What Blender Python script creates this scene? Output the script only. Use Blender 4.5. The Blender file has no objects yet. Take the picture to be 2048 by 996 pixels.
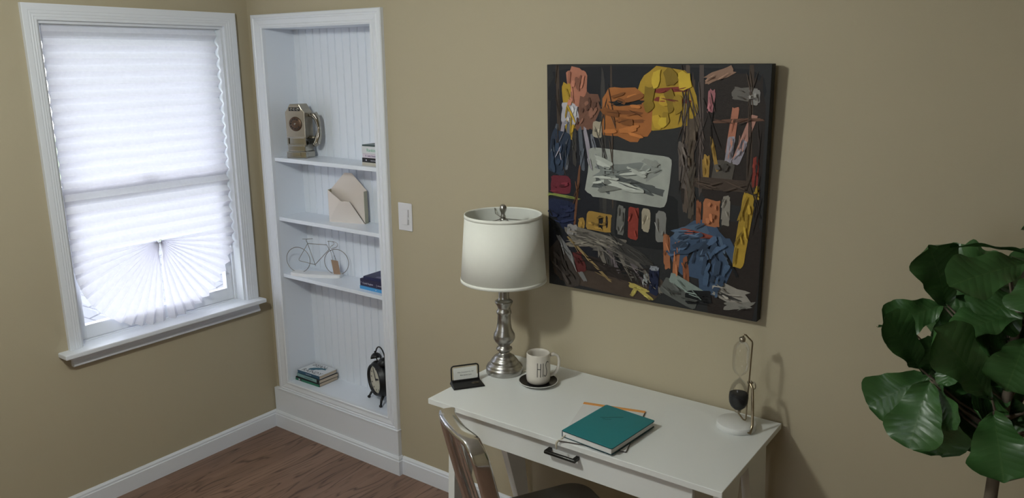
import bpy, bmesh, math, random
from mathutils import Vector, Matrix, noise
R = math.radians
random.seed(7)
S = bpy.context.scene
COL = S.collection

# ------------------------------------------------------------------ camera
cd = bpy.data.cameras.new('camera')
cam = bpy.data.objects.new('camera', cd); COL.objects.link(cam); S.camera = cam
cd.sensor_fit = 'HORIZONTAL'; cd.sensor_width = 36.0; cd.lens = 36.0*1565.9/2048.0
cd.clip_start = 0.02; cd.clip_end = 200
cf = Vector((-0.5699981, 0.7880555, -0.2325309)); cr = Vector((0.8110286, 0.5849803, -0.005538)); cu = Vector((-0.1316617, 0.1917459, 0.9725732))
cm = Matrix.Identity(4)
for i in range(3):
    cm[i][0] = cr[i]; cm[i][1] = cu[i]; cm[i][2] = -cf[i]
cm.translation = Vector((3.3635, -2.4646, 1.9244))
cam.matrix_world = cm

# ------------------------------------------------------------------ world, exposure
S.view_settings.view_transform = 'Standard'; S.view_settings.look = 'None'
S.view_settings.gamma = 1.0; S.view_settings.exposure = 0.23
S.view_settings.use_curve_mapping = False
wd = bpy.data.worlds.new('sky'); S.world = wd; wd.use_nodes = True
bg = wd.node_tree.nodes['Background']; bg.inputs[0].default_value = (0.86, 0.905, 1.0, 1); bg.inputs[1].default_value = 7.8
# window portal (guides sampling of the sky light)
pl = bpy.data.lights.new('window_portal', 'AREA'); pl.shape = 'RECTANGLE'; pl.size = 0.84; pl.size_y = 1.38; pl.cycles.is_portal = True
po = bpy.data.objects.new('window_portal', pl); COL.objects.link(po); po.location = (-0.17, -0.56, 1.42); po.rotation_euler = (0, R(-90), 0)
po.rotation_euler = Vector((1, 0, 0)).to_track_quat('-Z', 'Y').to_euler()
pl2 = bpy.data.lights.new('fill_window_portal', 'AREA'); pl2.shape = 'RECTANGLE'; pl2.size = .62; pl2.size_y = .80; pl2.cycles.is_portal = True  # portal for the added fill window behind the camera
po2 = bpy.data.objects.new('fill_window_portal', pl2); COL.objects.link(po2); po2.location = (2.5, -4.06, 1.65); po2.rotation_euler = Vector((0, 1, 0)).to_track_quat('-Z', 'Z').to_euler()
# ceiling lamp light
LAMP = (1.58, -1.95)
ll = bpy.data.lights.new('ceiling_lamp_light', 'POINT'); ll.energy = 49.5; ll.color = (0.96, 1.0, 0.94); ll.shadow_soft_size = 0.085
lo = bpy.data.objects.new('ceiling_lamp_light', ll); COL.objects.link(lo); lo.location = (LAMP[0], LAMP[1], 2.33)

# ------------------------------------------------------------------ helpers
class MB:
    """collects shapes into one bmesh"""
    def __init__(s): s.b = bmesh.new(); s.mi = 0
    def _t(s, vs, M):
        if M is not None: bmesh.ops.transform(s.b, matrix=M, verts=vs)
    def face(s, pts, sm=False):
        vs = [s.b.verts.new(p) for p in pts]; f = s.b.faces.new(vs); f.material_index = s.mi; f.smooth = sm; return f
    def box(s, a, c, M=None):
        x0, y0, z0 = a; x1, y1, z1 = c
        v = [s.b.verts.new(p) for p in ((x0,y0,z0),(x1,y0,z0),(x1,y1,z0),(x0,y1,z0),(x0,y0,z1),(x1,y0,z1),(x1,y1,z1),(x0,y1,z1))]
        for q in ((0,3,2,1),(4,5,6,7),(0,1,5,4),(1,2,6,5),(2,3,7,6),(3,0,4,7)):
            f = s.b.faces.new([v[i] for i in q]); f.material_index = s.mi
        s._t(v, M); return s
    def rbox(s, a, c, r=0.003, seg=2, M=None):
        n0 = len(s.b.verts); s.b.verts.ensure_lookup_table()
        t = bmesh.new(); m = MB.__new__(MB); m.b = t; m.mi = s.mi; m.box(a, c)
        bmesh.ops.bevel(t, geom=t.edges[:], offset=r, segments=seg, profile=.5, affect='EDGES')
        for f in t.faces: f.smooth = False; f.material_index = s.mi
        if M is not None: bmesh.ops.transform(t, matrix=M, verts=t.verts)
        me = bpy.data.meshes.new('tmp'); t.to_mesh(me); t.free(); s.b.from_mesh(me); bpy.data.meshes.remove(me); return s
    def prism(s, poly, z0, z1, M=None, sm=False, caps=True):
        lo_ = [s.b.verts.new((x, y, z0)) for x, y in poly]; hi = [s.b.verts.new((x, y, z1)) for x, y in poly]
        n = len(poly)
        if caps:
            f = s.b.faces.new(lo_[::-1]); f.material_index = s.mi
            f = s.b.faces.new(hi); f.material_index = s.mi
        for i in range(n):
            f = s.b.faces.new([lo_[i], lo_[(i+1) % n], hi[(i+1) % n], hi[i]]); f.smooth = sm; f.material_index = s.mi
        s._t(lo_+hi, M); return s
    def lathe(s, prof, n=40, M=None, sm=True, close=False):
        rings = []; vs = []
        for r, z in prof:
            if r < 1e-6: v = s.b.verts.new((0, 0, z)); rings.append([v]); vs.append(v)
            else:
                rg = [s.b.verts.new((r*math.cos(2*math.pi*i/n), r*math.sin(2*math.pi*i/n), z)) for i in range(n)]
                rings.append(rg); vs += rg
        prs = list(zip(rings[:-1], rings[1:]))
        if close: prs.append((rings[-1], rings[0]))
        for A, B in prs:
            for i in range(n):
                j = (i+1) % n
                if len(A) == 1 and len(B) == 1: continue
                if len(A) == 1: q = [A[0], B[j], B[i]]
                elif len(B) == 1: q = [A[i], A[j], B[0]]
                else: q = [A[i], A[j], B[j], B[i]]
                f = s.b.faces.new(q); f.smooth = sm; f.material_index = s.mi
        s._t(vs, M); return s
    def cyl(s, r, z0, z1, n=28, M=None, r2=None):
        r2 = r if r2 is None else r2
        return s.lathe([(0, z0), (r, z0), (r2, z1), (0, z1)], n, M)
    def ball(s, c, r, sc=(1, 1, 1), n=18):
        g = bmesh.ops.create_uvsphere(s.b, u_segments=n, v_segments=max(6, n//2), radius=r, matrix=Matrix.Translation(c) @ Matrix.Diagonal((*sc, 1)))
        for v in g['verts']:
            for f in v.link_faces: f.smooth = True; f.material_index = s.mi
        return s
    def tube(s, pts, r, n=8, closed=False, flat=1.0, up=None, caps=True):
        pts = [Vector(p) for p in pts]; N = len(pts); rr = r if isinstance(r, (list, tuple)) else [r]*N
        rings = []; prev = None
        for i, p in enumerate(pts):
            if closed: t = pts[(i+1) % N]-pts[i-1]
            else: t = pts[min(i+1, N-1)]-pts[max(i-1, 0)]
            t.normalize()
            if up is not None:
                a = Vector(up); a = (a-t*a.dot(t))
            elif prev is None:
                a = Vector((0, 0, 1)) if abs(t.z) < .9 else Vector((1, 0, 0)); a = a-t*a.dot(t)
            else: a = prev-t*prev.dot(t)
            a.normalize(); prev = a; b = t.cross(a)
            rings.append([s.b.verts.new(p+a*(rr[i]*math.cos(2*math.pi*k/n))+b*(rr[i]*flat*math.sin(2*math.pi*k/n))) for k in range(n)])
        for i in range(N if closed else N-1):
            A, B = rings[i], rings[(i+1) % N]
            for k in range(n):
                f = s.b.faces.new([A[k], A[(k+1) % n], B[(k+1) % n], B[k]]); f.smooth = True; f.material_index = s.mi
        if caps and not closed:
            f = s.b.faces.new(rings[0][::-1]); f.material_index = s.mi
            f = s.b.faces.new(rings[-1]); f.material_index = s.mi
        return s
    def build(s, name, mats, parent=None, bevel=None, M=None):
        bmesh.ops.recalc_face_normals(s.b, faces=s.b.faces)
        me = bpy.data.meshes.new(name); s.b.to_mesh(me); s.b.free()
        for m in (mats if isinstance(mats, (list, tuple)) else [mats]): me.materials.append(m)
        o = bpy.data.objects.new(name, me); COL.objects.link(o)
        if parent is not None: o.parent = parent
        if M is not None: o.matrix_local = M
        if bevel:
            bv = o.modifiers.new('bevel', 'BEVEL'); bv.width = bevel; bv.segments = 2; bv.limit_method = 'ANGLE'; bv.angle_limit = R(40); bv.harden_normals = False
        return o
def thing(name, label, cat, loc=(0, 0, 0), rz=0, group=None):
    o = bpy.data.objects.new(name, None); COL.objects.link(o); o.empty_display_size = .05
    o.location = loc; o.rotation_euler = (0, 0, rz); o['label'] = label; o['category'] = cat
    if group: o['group'] = group
    return o
def tag(o, label, cat, group=None):
    o['label'] = label; o['category'] = cat
    if group: o['group'] = group
    return o
def struct(o): o['kind'] = 'structure'; return o
def T(x, y, z): return Matrix.Translation((x, y, z))
def RZ(a): return Matrix.Rotation(a, 4, 'Z')
def RX(a): return Matrix.Rotation(a, 4, 'X')
def RY(a): return Matrix.Rotation(a, 4, 'Y')
def spl(pts, k=6, closed=False):
    """Catmull-Rom through points"""
    P = [Vector(p) for p in pts]; n = len(P); out = []
    for i in range(n if closed else n-1):
        p0 = P[(i-1) % n] if closed or i > 0 else P[0]; p1 = P[i]; p2 = P[(i+1) % n]; p3 = P[(i+2) % n] if closed or i+2 < n else P[-1]
        for j in range(k):
            t = j/k
            out.append(.5*((2*p1)+(p2-p0)*t+(2*p0-5*p1+4*p2-p3)*t*t+(3*p1-p0-3*p2+p3)*t**3))
    if not closed: out.append(P[-1])
    return out
def text(name, body, size, mat, parent, M, align='LEFT', sx=1.0, ext=.0002, bold=0):
    c = bpy.data.curves.new('t', 'FONT'); c.body = body; c.size = size; c.extrude = ext; c.align_x = align; c.offset = bold; c.resolution_u = 3
    o = bpy.data.objects.new('t', c); COL.objects.link(o)
    dg = bpy.context.evaluated_depsgraph_get(); me = bpy.data.meshes.new_from_object(o.evaluated_get(dg))
    bpy.data.objects.remove(o); bpy.data.curves.remove(c)
    me.materials.clear(); me.materials.append(mat)
    t = bpy.data.objects.new(name, me); COL.objects.link(t); t.parent = parent; t.matrix_local = M @ Matrix.Diagonal((sx, 1, 1, 1))
    return t

# ------------------------------------------------------------------ materials
def mat(name, col, rough=.5, metal=0., var=.06, scale=8., bump=0., bscale=60., spec=.5, coat=0., stretch=None, trans=0.):
    m = bpy.data.materials.new(name); m.use_nodes = True; nt = m.node_tree; N = nt.nodes; Lk = nt.links
    p = N['Principled BSDF']; p.inputs['Roughness'].default_value = rough; p.inputs['Metallic'].default_value = metal
    p.inputs['Specular IOR Level'].default_value = spec; p.inputs['Coat Weight'].default_value = coat
    tc = N.new('ShaderNodeTexCoord'); mp = N.new('ShaderNodeMapping'); Lk.new(tc.outputs['Object'], mp.inputs[0])
    if stretch: mp.inputs['Scale'].default_value = stretch
    nz = N.new('ShaderNodeTexNoise'); nz.inputs['Scale'].default_value = scale; nz.inputs['Detail'].default_value = 4; Lk.new(mp.outputs[0], nz.inputs[0])
    mx = N.new('ShaderNodeMix'); mx.data_type = 'RGBA'; mx.inputs[6].default_value = (*[c*(1-var) for c in col], 1); mx.inputs[7].default_value = (*[min(1, c*(1+var)) for c in col], 1)
    Lk.new(nz.outputs[0], mx.inputs[0]); Lk.new(mx.outputs[2], p.inputs['Base Color'])
    if bump:
        n2 = N.new('ShaderNodeTexNoise'); n2.inputs['Scale'].default_value = bscale; n2.inputs['Detail'].default_value = 3; Lk.new(mp.outputs[0], n2.inputs[0])
        bp = N.new('ShaderNodeBump'); bp.inputs['Strength'].default_value = bump; bp.inputs['Distance'].default_value = .002
        Lk.new(n2.outputs[0], bp.inputs['Height']); Lk.new(bp.outputs[0], p.inputs['Normal'])
    return m
WALL = mat('beige_wall_paint', (.455, .402, .288), .75, var=.015, scale=2, bump=.12, bscale=260, spec=.25)
TRIM = mat('white_trim_paint', (.78, .815, .88), .32, var=.01, scale=3, bump=.03, bscale=60)
SHELF = mat('white_shelf_paint', (.79, .84, .92), .35, var=.012, scale=3, bump=.03, bscale=80)
CEIL = mat('ceiling_paint', (.75, .75, .73), .9, var=.01)
DESK = mat('desk_white', (.78, .80, .79), .38, var=.012, scale=4, bump=.02, bscale=120)
NICKEL = mat('brushed_nickel', (.43, .42, .40), .30, 1, var=.10, scale=30, bump=.10, bscale=40, stretch=(1, 1, 14))
CHROME = mat('polished_steel', (.72, .71, .71), .13, 1, var=.04, scale=6, bump=.06, bscale=9)
SILVER = mat('silver_glaze', (.43, .405, .35), .10, 1, var=.05, scale=20)
SILVERM = mat('satin_silver', (.40, .36, .29), .30, 1, var=.06, scale=20)
CHAMP = mat('champagne_metal', (.86, .79, .735), .33, .40, var=.03, scale=12, bump=.03, bscale=90)
CHAMPD = mat('champagne_edge', (.42, .40, .30), .35, .9, var=.08, scale=12)
WIRE = mat('antique_wire', (.26, .235, .215), .38, .9, var=.1, scale=30)
BRONZE = mat('bronze_wire', (.36, .30, .21), .30, 1, var=.1, scale=30)
FABRIC = mat('shade_linen', (.86, .87, .81), .85, var=.02, scale=50, bump=.15, bscale=600, spec=.2)
FABRICI = mat('shade_lining', (.72, .74, .70), .8, var=.02, scale=30)
BLACK = mat('black_metal', (.012, .012, .013), .42, .3, var=.2, scale=20)
BLACKG = mat('black_glaze', (.010, .010, .012), .22, 0, var=.2, scale=20)
GUN = mat('gunmetal', (.05, .05, .047), .35, .9, var=.1, scale=30)
CERAM = mat('cream_ceramic', (.66, .62, .555), .22, var=.02, scale=10, bump=.10, bscale=30, coat=.3)
WHITEG = mat('white_glaze', (.72, .72, .70), .2, var=.02)
CARD = mat('card_paper', (.70, .71, .68), .7, var=.01)
PAPER = mat('book_paper', (.70, .70, .69), .8, var=.05, scale=2, stretch=(1, 1, 260))
PAGES = mat('aged_pages', (.56, .47, .36), .85, var=.10, scale=2, stretch=(1, 1, 300))
TEAL = mat('teal_leatherette', (.014, .185, .205), .55, var=.05, scale=30, bump=.12, bscale=350)
TEALD = mat('dark_teal_edge', (.006, .045, .055), .6)
INK = mat('ink', (.02, .02, .022), .6)
INKG = mat('grey_ink', (.10, .10, .11), .7)
STAMP = mat('debossed_gold', (.035, .10, .10), .5, .3)
ORANGE = mat('orange_strip', (.80, .36, .10), .6)
CREAMR = mat('cream_ribbon', (.62, .57, .46), .8)
MARBLE = mat('white_marble', (.70, .71, .70), .35, var=.06, scale=14, bump=.03)
MARBLEB = mat('pale_stone', (.80, .81, .83), .5, var=.05, scale=20)
SAND = mat('black_sand', (.010, .011, .014), .8, var=.3, scale=400)
SPL = mat('switch_plastic', (.70, .70, .74), .3, var=.01)
BARK = mat('trunk_bark', (.13, .105, .075), .85, var=.3, scale=30, bump=.5, bscale=60)
KRAFT = mat('kraft_tag', (.33, .22, .15), .8, var=.06)
NAVY = mat('navy_cover', (.018, .022, .085), .5, var=.25, scale=25)
NAVY2 = mat('dark_navy_cover', (.022, .018, .06), .5, var=.1)
SKYB = mat('sky_blue_cover', (.06, .30, .62), .45, var=.06)
SEAB = mat('slate_blue_cover', (.035, .10, .17), .5, var=.2)
WHALE = mat('whale_blue', (.035, .14, .20), .5, var=.3, scale=30)
WCOVER = mat('white_cover', (.68, .70, .73), .5, var=.02)
PCOVER = mat('pale_pink_cover', (.66, .60, .68), .5, var=.02)
TCOVER = mat('pale_teal_cover', (.22, .37, .37), .5, var=.06)
GCOVER = mat('green_cover', (.025, .17, .10), .5, var=.3, scale=40)
MINT = mat('mint_ink', (.16, .50, .33), .6)
PURP = mat('purple_ink', (.12, .08, .25), .6)
WINK = mat('white_ink', (.62, .62, .70), .6)
FACE = mat('clock_face_paper', (.60, .58, .48), .6, var=.04, scale=20)
DIALB = mat('dial_bronze', (.12, .075, .05), .4, .7, var=.2, scale=60)
DARK = mat('dark_gap', (.03, .03, .03), .8)
VINYL = mat('white_vinyl', (.74, .77, .82), .35, var=.01)
SEATM = mat('brushed_seat', (.34, .34, .32), .42, 1, var=.06, scale=14)

def glass_mat(name, rough=0.0, tint=(1, 1, 1), ior=1.45, mn=.04, mxv=.6):
    m = bpy.data.materials.new(name); m.use_nodes = True; nt = m.node_tree; N = nt.nodes; Lk = nt.links
    for n in list(N):
        if n.type != 'OUTPUT_MATERIAL': N.remove(n)
    o = [n for n in N if n.type == 'OUTPUT_MATERIAL'][0]
    tr = N.new('ShaderNodeBsdfTransparent'); tr.inputs[0].default_value = (*tint, 1)
    gl = N.new('ShaderNodeBsdfGlossy'); gl.inputs['Roughness'].default_value = rough
    fr = N.new('ShaderNodeFresnel'); fr.inputs[0].default_value = ior
    mr = N.new('ShaderNodeMapRange'); mr.inputs[3].default_value = mn; mr.inputs[4].default_value = mxv; Lk.new(fr.outputs[0], mr.inputs[0])
    mx = N.new('ShaderNodeMixShader'); Lk.new(mr.outputs[0], mx.inputs[0]); Lk.new(tr.outputs[0], mx.inputs[1]); Lk.new(gl.outputs[0], mx.inputs[2]); Lk.new(mx.outputs[0], o.inputs[0])
    return m
PANE = glass_mat('window_glass')
GLASS = glass_mat('thin_glass', .02, (.985, .985, .98), 1.45, .02, .42)

def shade_paper():
    m = bpy.data.materials.new('pleated_paper'); m.use_nodes = True; nt = m.node_tree; N = nt.nodes; Lk = nt.links
    p = N['Principled BSDF']; o = N['Material Output']
    tc = N.new('ShaderNodeTexCoord'); nz = N.new('ShaderNodeTexNoise'); nz.inputs['Scale'].default_value = 70; nz.inputs['Detail'].default_value = 5; Lk.new(tc.outputs['Object'], nz.inputs[0])
    cr_ = N.new('ShaderNodeMix'); cr_.data_type = 'RGBA'; cr_.inputs[6].default_value = (.75, .745, .80, 1); cr_.inputs[7].default_value = (.85, .845, .90, 1); Lk.new(nz.outputs[0], cr_.inputs[0])
    Lk.new(cr_.outputs[2], p.inputs['Base Color']); p.inputs['Roughness'].default_value = .8
    tl = N.new('ShaderNodeBsdfTranslucent'); Lk.new(cr_.outputs[2], tl.inputs[0])
    mx = N.new('ShaderNodeMixShader'); mx.inputs[0].default_value = .31
    Lk.new(p.outputs[0], mx.inputs[1]); Lk.new(tl.outputs[0], mx.inputs[2]); Lk.new(mx.outputs[0], o.inputs[0])
    return m
PLEAT = shade_paper()

def floor_mat():
    m = bpy.data.materials.new('oak_floor'); m.use_nodes = True; nt = m.node_tree; N = nt.nodes; Lk = nt.links
    p = N['Principled BSDF']; tc = N.new('ShaderNodeTexCoord')
    mp = N.new('ShaderNodeMapping'); mp.inputs['Rotation'].default_value = (0, 0, R(90)); Lk.new(tc.outputs['Object'], mp.inputs[0])
    br = N.new('ShaderNodeTexBrick'); br.offset = .37; br.inputs['Scale'].default_value = 1; br.inputs['Brick Width'].default_value = 1.1; br.inputs['Row Height'].default_value = .083
    br.inputs['Mortar Size'].default_value = .0012; br.inputs['Mortar Smooth'].default_value = .2; br.inputs['Bias'].default_value = 0
    br.inputs['Color1'].default_value = (0, 0, 0, 1); br.inputs['Color2'].default_value = (1, 1, 1, 1); br.inputs['Mortar'].default_value = (.5, .5, .5, 1)
    Lk.new(mp.outputs[0], br.inputs[0])
    # grain: stretched along the boards, shifted per board
    m2 = N.new('ShaderNodeMapping'); m2.inputs['Scale'].default_value = (9, 1.1, 1); Lk.new(tc.outputs['Object'], m2.inputs[0])
    ad = N.new('ShaderNodeVectorMath'); ad.operation = 'MULTIPLY_ADD'; ad.inputs[1].default_value = (7, 7, 7); Lk.new(br.outputs[0], ad.inputs[0]); Lk.new(m2.outputs[0], ad.inputs[2])
    n1 = N.new('ShaderNodeTexNoise'); n1.inputs['Scale'].default_value = 1.2; n1.inputs['Detail'].default_value = 5; n1.inputs['Distortion'].default_value = 1.2; Lk.new(ad.outputs[0], n1.inputs[0])
    wv = N.new('ShaderNodeTexWave'); wv.inputs['Scale'].default_value = .42; wv.inputs['Distortion'].default_value = 9; wv.inputs['Detail'].default_value = 3; wv.inputs['Detail Scale'].default_value = 1.0; Lk.new(ad.outputs[0], wv.inputs[0])
    r1 = N.new('ShaderNodeValToRGB'); e = r1.color_ramp.elements; e[0].position = .25; e[0].color = (.185, .108, .074, 1); e[1].position = .75; e[1].color = (.270, .170, .122, 1); Lk.new(n1.outputs[0], r1.inputs[0])
    m4 = N.new('ShaderNodeMapping'); m4.inputs['Scale'].default_value = (7.5, 1.25, 1); Lk.new(tc.outputs['Object'], m4.inputs[0])
    a4 = N.new('ShaderNodeVectorMath'); a4.operation = 'MULTIPLY_ADD'; a4.inputs[1].default_value = (5, 5, 5); Lk.new(br.outputs[0], a4.inputs[0]); Lk.new(m4.outputs[0], a4.inputs[2])
    n4 = N.new('ShaderNodeTexNoise'); n4.inputs['Scale'].default_value = 1.0; n4.inputs['Detail'].default_value = 2.5; n4.inputs['Roughness'].default_value = .35; Lk.new(a4.outputs[0], n4.inputs[0])
    mm = N.new('ShaderNodeMath'); mm.operation = 'MULTIPLY'; mm.inputs[1].default_value = 13; Lk.new(n4.outputs[0], mm.inputs[0])
    ff = N.new('ShaderNodeMath'); ff.operation = 'PINGPONG'; ff.inputs[1].default_value = .5; Lk.new(mm.outputs[0], ff.inputs[0])
    n5 = N.new('ShaderNodeTexNoise'); n5.inputs['Scale'].default_value = 5; n5.inputs['Detail'].default_value = 3; Lk.new(a4.outputs[0], n5.inputs[0])
    f5 = N.new('ShaderNodeMapRange'); f5.inputs[1].default_value = .45; f5.inputs[2].default_value = .62; f5.inputs[3].default_value = 1.0; f5.inputs[4].default_value = 0.0; Lk.new(n5.outputs[0], f5.inputs[0])
    r2 = N.new('ShaderNodeValToRGB'); e = r2.color_ramp.elements; e[0].position = .0; e[0].color = (.36, .31, .30, 1); e[1].position = .17; e[1].color = (1, 1, 1, 1); Lk.new(ff.outputs[0], r2.inputs[0])
    mu = N.new('ShaderNodeMix'); mu.data_type = 'RGBA'; mu.blend_type = 'MULTIPLY'; Lk.new(f5.outputs[0], mu.inputs[0]); Lk.new(r1.outputs[0], mu.inputs[6]); Lk.new(r2.outputs[0], mu.inputs[7])
    hs = N.new('ShaderNodeHueSaturation'); mr = N.new('ShaderNodeMapRange'); mr.inputs[3].default_value = .90; mr.inputs[4].default_value = 1.10; Lk.new(br.outputs[0], mr.inputs[0]); Lk.new(mr.outputs[0], hs.inputs['Value']); Lk.new(mu.outputs[2], hs.inputs['Color'])
    m3 = N.new('ShaderNodeMix'); m3.data_type = 'RGBA'; m3.inputs[7].default_value = (.06, .032, .025, 1); mf = N.new('ShaderNodeMath'); mf.operation = 'MULTIPLY'; mf.inputs[1].default_value = .35; Lk.new(br.outputs['Fac'], mf.inputs[0]); Lk.new(mf.outputs[0], m3.inputs[0]); Lk.new(hs.outputs[0], m3.inputs[6]); Lk.new(m3.outputs[2], p.inputs['Base Color'])
    p.inputs['Roughness'].default_value = .42; p.inputs['Specular IOR Level'].default_value = .4
    bp = N.new('ShaderNodeBump'); bp.inputs['Strength'].default_value = .15; bp.inputs['Distance'].default_value = .002; Lk.new(wv.outputs[0], bp.inputs['Height']); Lk.new(bp.outputs[0], p.inputs['Normal'])
    return m
FLOOR = floor_mat()

def leaf_mat():
    m = mat('fig_leaf', (.038, .105, .028), .36, var=.40, scale=7, bump=.35, bscale=22, spec=.45)
    return m
LEAF = leaf_mat()
VEIN = mat('fig_vein', (.06, .13, .045), .45, var=.1)

# ------------------------------------------------------------------ room shell
WT = .15
wy0, wy1, wz0, wz1 = -.977, -.146, .735, 2.094      # window opening
NX0, NX1, NZ0, NZ1, ND = .125, .905, .262, 2.10, .17   # niche carcass
RXX, RYY, RH = 4.7, -3.9, 2.44
m = MB(); m.box((-WT, RYY-WT, 0), (0, wy0, RH)); m.box((-WT, wy1, 0), (0, WT+.12, RH)); m.box((-WT, wy0, 0), (0, wy1, wz0)); m.box((-WT, wy0, wz1), (0, wy1, RH))
struct(m.build('wall_left', WALL))
# back wall with the niche cut out (niche hole slightly larger than carcass)
m = MB(); h0, h1, hz0, hz1 = NX0-.015, NX1+.012, NZ0-.02, NZ1+.012
m.box((0, 0, 0), (h0, .27, RH)); m.box((h1, 0, 0), (RXX, .27, RH)); m.box((h0, 0, 0), (h1, .27, hz0)); m.box((h0, 0, hz1), (h1, .27, RH))
m.box((h0, ND+.02, hz0), (h1, .27, hz1))
struct(m.build('wall_back', WALL))
m = MB(); m.box((RXX, RYY-WT, 0), (RXX+WT, .27, RH)); struct(m.build('wall_right', WALL))
m = MB(); m.box((0, RYY-WT, 0), (2.20, RYY, RH)); m.box((2.80, RYY-WT, 0), (RXX, RYY, RH)); m.box((2.20, RYY-WT, 0), (2.80, RYY, 1.26)); m.box((2.20, RYY-WT, 2.04), (2.80, RYY, RH)); struct(m.build('wall_front', WALL))
w2 = bpy.data.objects.new('added_fill_window', None); COL.objects.link(w2); w2['kind'] = 'structure'  # unseen window added behind the camera to let in fill light
m = MB(); m.box((2.12, RYY, 1.18), (2.22, RYY+.018, 2.12)).box((2.78, RYY, 1.18), (2.88, RYY+.018, 2.12)).box((2.22, RYY, 1.18), (2.78, RYY+.018, 1.28)).box((2.22, RYY, 2.02), (2.78, RYY+.018, 2.12)); m.build('window_casing', TRIM, w2)
m = MB(); m.box((2.20, RYY-.09, 1.26), (2.24, RYY-.05, 2.04)).box((2.76, RYY-.09, 1.26), (2.80, RYY-.05, 2.04)).box((2.24, RYY-.09, 1.26), (2.76, RYY-.05, 1.30)).box((2.24, RYY-.09, 2.0), (2.76, RYY-.05, 2.04)); sf = m.build('sash', VINYL, w2)
m = MB(); m.box((2.24, RYY-.072, 1.30), (2.76, RYY-.068, 2.0)); m.build('glass_pane', PANE, sf)
m = MB(); m.box((-WT, RYY-WT, -.1), (RXX+WT, .27, 0)); struct(m.build('floor', FLOOR))
m = MB(); m.box((-WT, RYY-WT, RH), (RXX+WT, .27, RH+.1)); struct(m.build('ceiling', CEIL))

def base_profile(h=.092, t=.014):
    return [(0, 0), (t, 0), (t, h*.78), (t*.72, h*.80), (t*.72, h*.90), (t*.45, h*.96), (t*.30, h), (0, h)]
def baseboard(name, p0, p1, nrm, h=.092, t=.014):
    p0 = Vector(p0); p1 = Vector(p1); nrm = Vector(nrm); d = (p1-p0)
    m = MB(); A = []; B = []
    for (a, z) in base_profile(h, t):
        A.append(m.b.verts.new((p0.x+nrm.x*a, p0.y+nrm.y*a, z))); B.append(m.b.verts.new((p1.x+nrm.x*a, p1.y+nrm.y*a, z)))
    n = len(A); m.b.faces.new(A); m.b.faces.new(B[::-1])
    for i in range(n): m.b.faces.new([A[i], B[i], B[(i+1) % n], A[(i+1) % n]])
    return struct(m.build(name, TRIM))
baseboard('baseboard_left', (0.0, RYY, 0), (0.0, -.0005, 0), (1, 0, 0))
baseboard('baseboard_back', (.935, 0, 0), (RXX, 0, 0), (0, -1, 0))
baseboard('baseboard_front', (0.015, RYY, 0), (RXX-.015, RYY, 0), (0, 1, 0))
baseboard('baseboard_right', (RXX, RYY, 0), (RXX, -.015, 0), (-1, 0, 0))

# ------------------------------------------------------------------ built-in bookcase (structure-like unit, one lifted thing)
bc = thing('built_in_bookcase', 'tall white built-in bookcase with beadboard back and moulded casing in the corner', 'bookcase', (0, 0, 0))
IX0, IX1, IZ0, IZ1 = .125, .852, .279, 2.085          # casing opening
CX0, CX1, CZ0, CZ1 = .046, .920, .2215, 2.150
def mould(m, x0, x1, prof, axis, a0, a1, y0=0.0):
    pass
def casing_ring(name, ox0, ox1, oz0, oz1, ix0, ix1, iz0, iz1, prof, parent, place):
    """mitred casing: prof = list of (t 0..1 from outer to inner, height)"""
    m = MB(); n = len(prof); loops = []
    for (t, h) in prof:
        x0 = ox0+(ix0-ox0)*t; x1 = ox1+(ix1-ox1)*t; z0 = oz0+(iz0-oz0)*t; z1 = oz1+(iz1-oz1)*t
        loops.append([m.b.verts.new(place(a, b, h)) for a, b in ((x0, z0), (x1, z0), (x1, z1), (x0, z1))])
    for i in range(n-1):
        A, B = loops[i], loops[i+1]
        for k in range(4): m.b.faces.new([A[k], A[(k+1) % 4], B[(k+1) % 4], B[k]])
    A, B = loops[-1], loops[0]
    for k in range(4): m.b.faces.new([A[k], A[(k+1) % 4], B[(k+1) % 4], B[k]])
    return m.build(name, TRIM, parent)
cprof = [(0, 0), (0, .017), (.05, .021), (.24, .022), (.30, .018), (.36, .018), (.42, .0215), (.60, .0185), (.72, .0165), (.76, .0195), (.90, .0195), (.95, .0165), (1, .0165), (1, 0)]
casing_ring('casing', CX0, CX1, CZ0, CZ1, IX0, IX1, IZ0, IZ1, cprof, bc, lambda a, b, h: (a, -h, b))
# carcass sides, top
m = MB(); m.box((NX0-.012, .0, NZ0), (NX0, ND, NZ1)).box((NX1, .0, NZ0), (NX1+.01, ND, NZ1)).box((NX0, 0, IZ1), (NX1, ND, NZ1))
m.build('side_panel', SHELF, bc)
# beadboard back: grooves every 52 mm
m = MB(); x = NX0; g = .0516; xs = []
poly = [(NX0, ND+.012), (NX0, ND)]
x = .1640
while x < NX1-.01:
    poly += [(x-.0028, ND), (x-.0012, ND+.0035), (x+.0002, ND-.0004), (x+.0022, ND-.0004), (x+.0036, ND+.0025), (x+.0048, ND)]
    x += g
poly += [(NX1, ND), (NX1, ND+.012)]
m.prism(poly[::-1], NZ0, NZ1); m.build('beadboard_back', SHELF, bc)
for zt in (1.4683, 1.1672, .8705):
    m = MB(); m.box((NX0, .001, zt-.019), (NX1, ND-.001, zt)); m.build('shelf', SHELF, bc, bevel=.0012)
m = MB(); m.box((NX0, .0, NZ0-.015), (NX1, ND, .277)); m.build('bottom_shelf', SHELF, bc)
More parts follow.
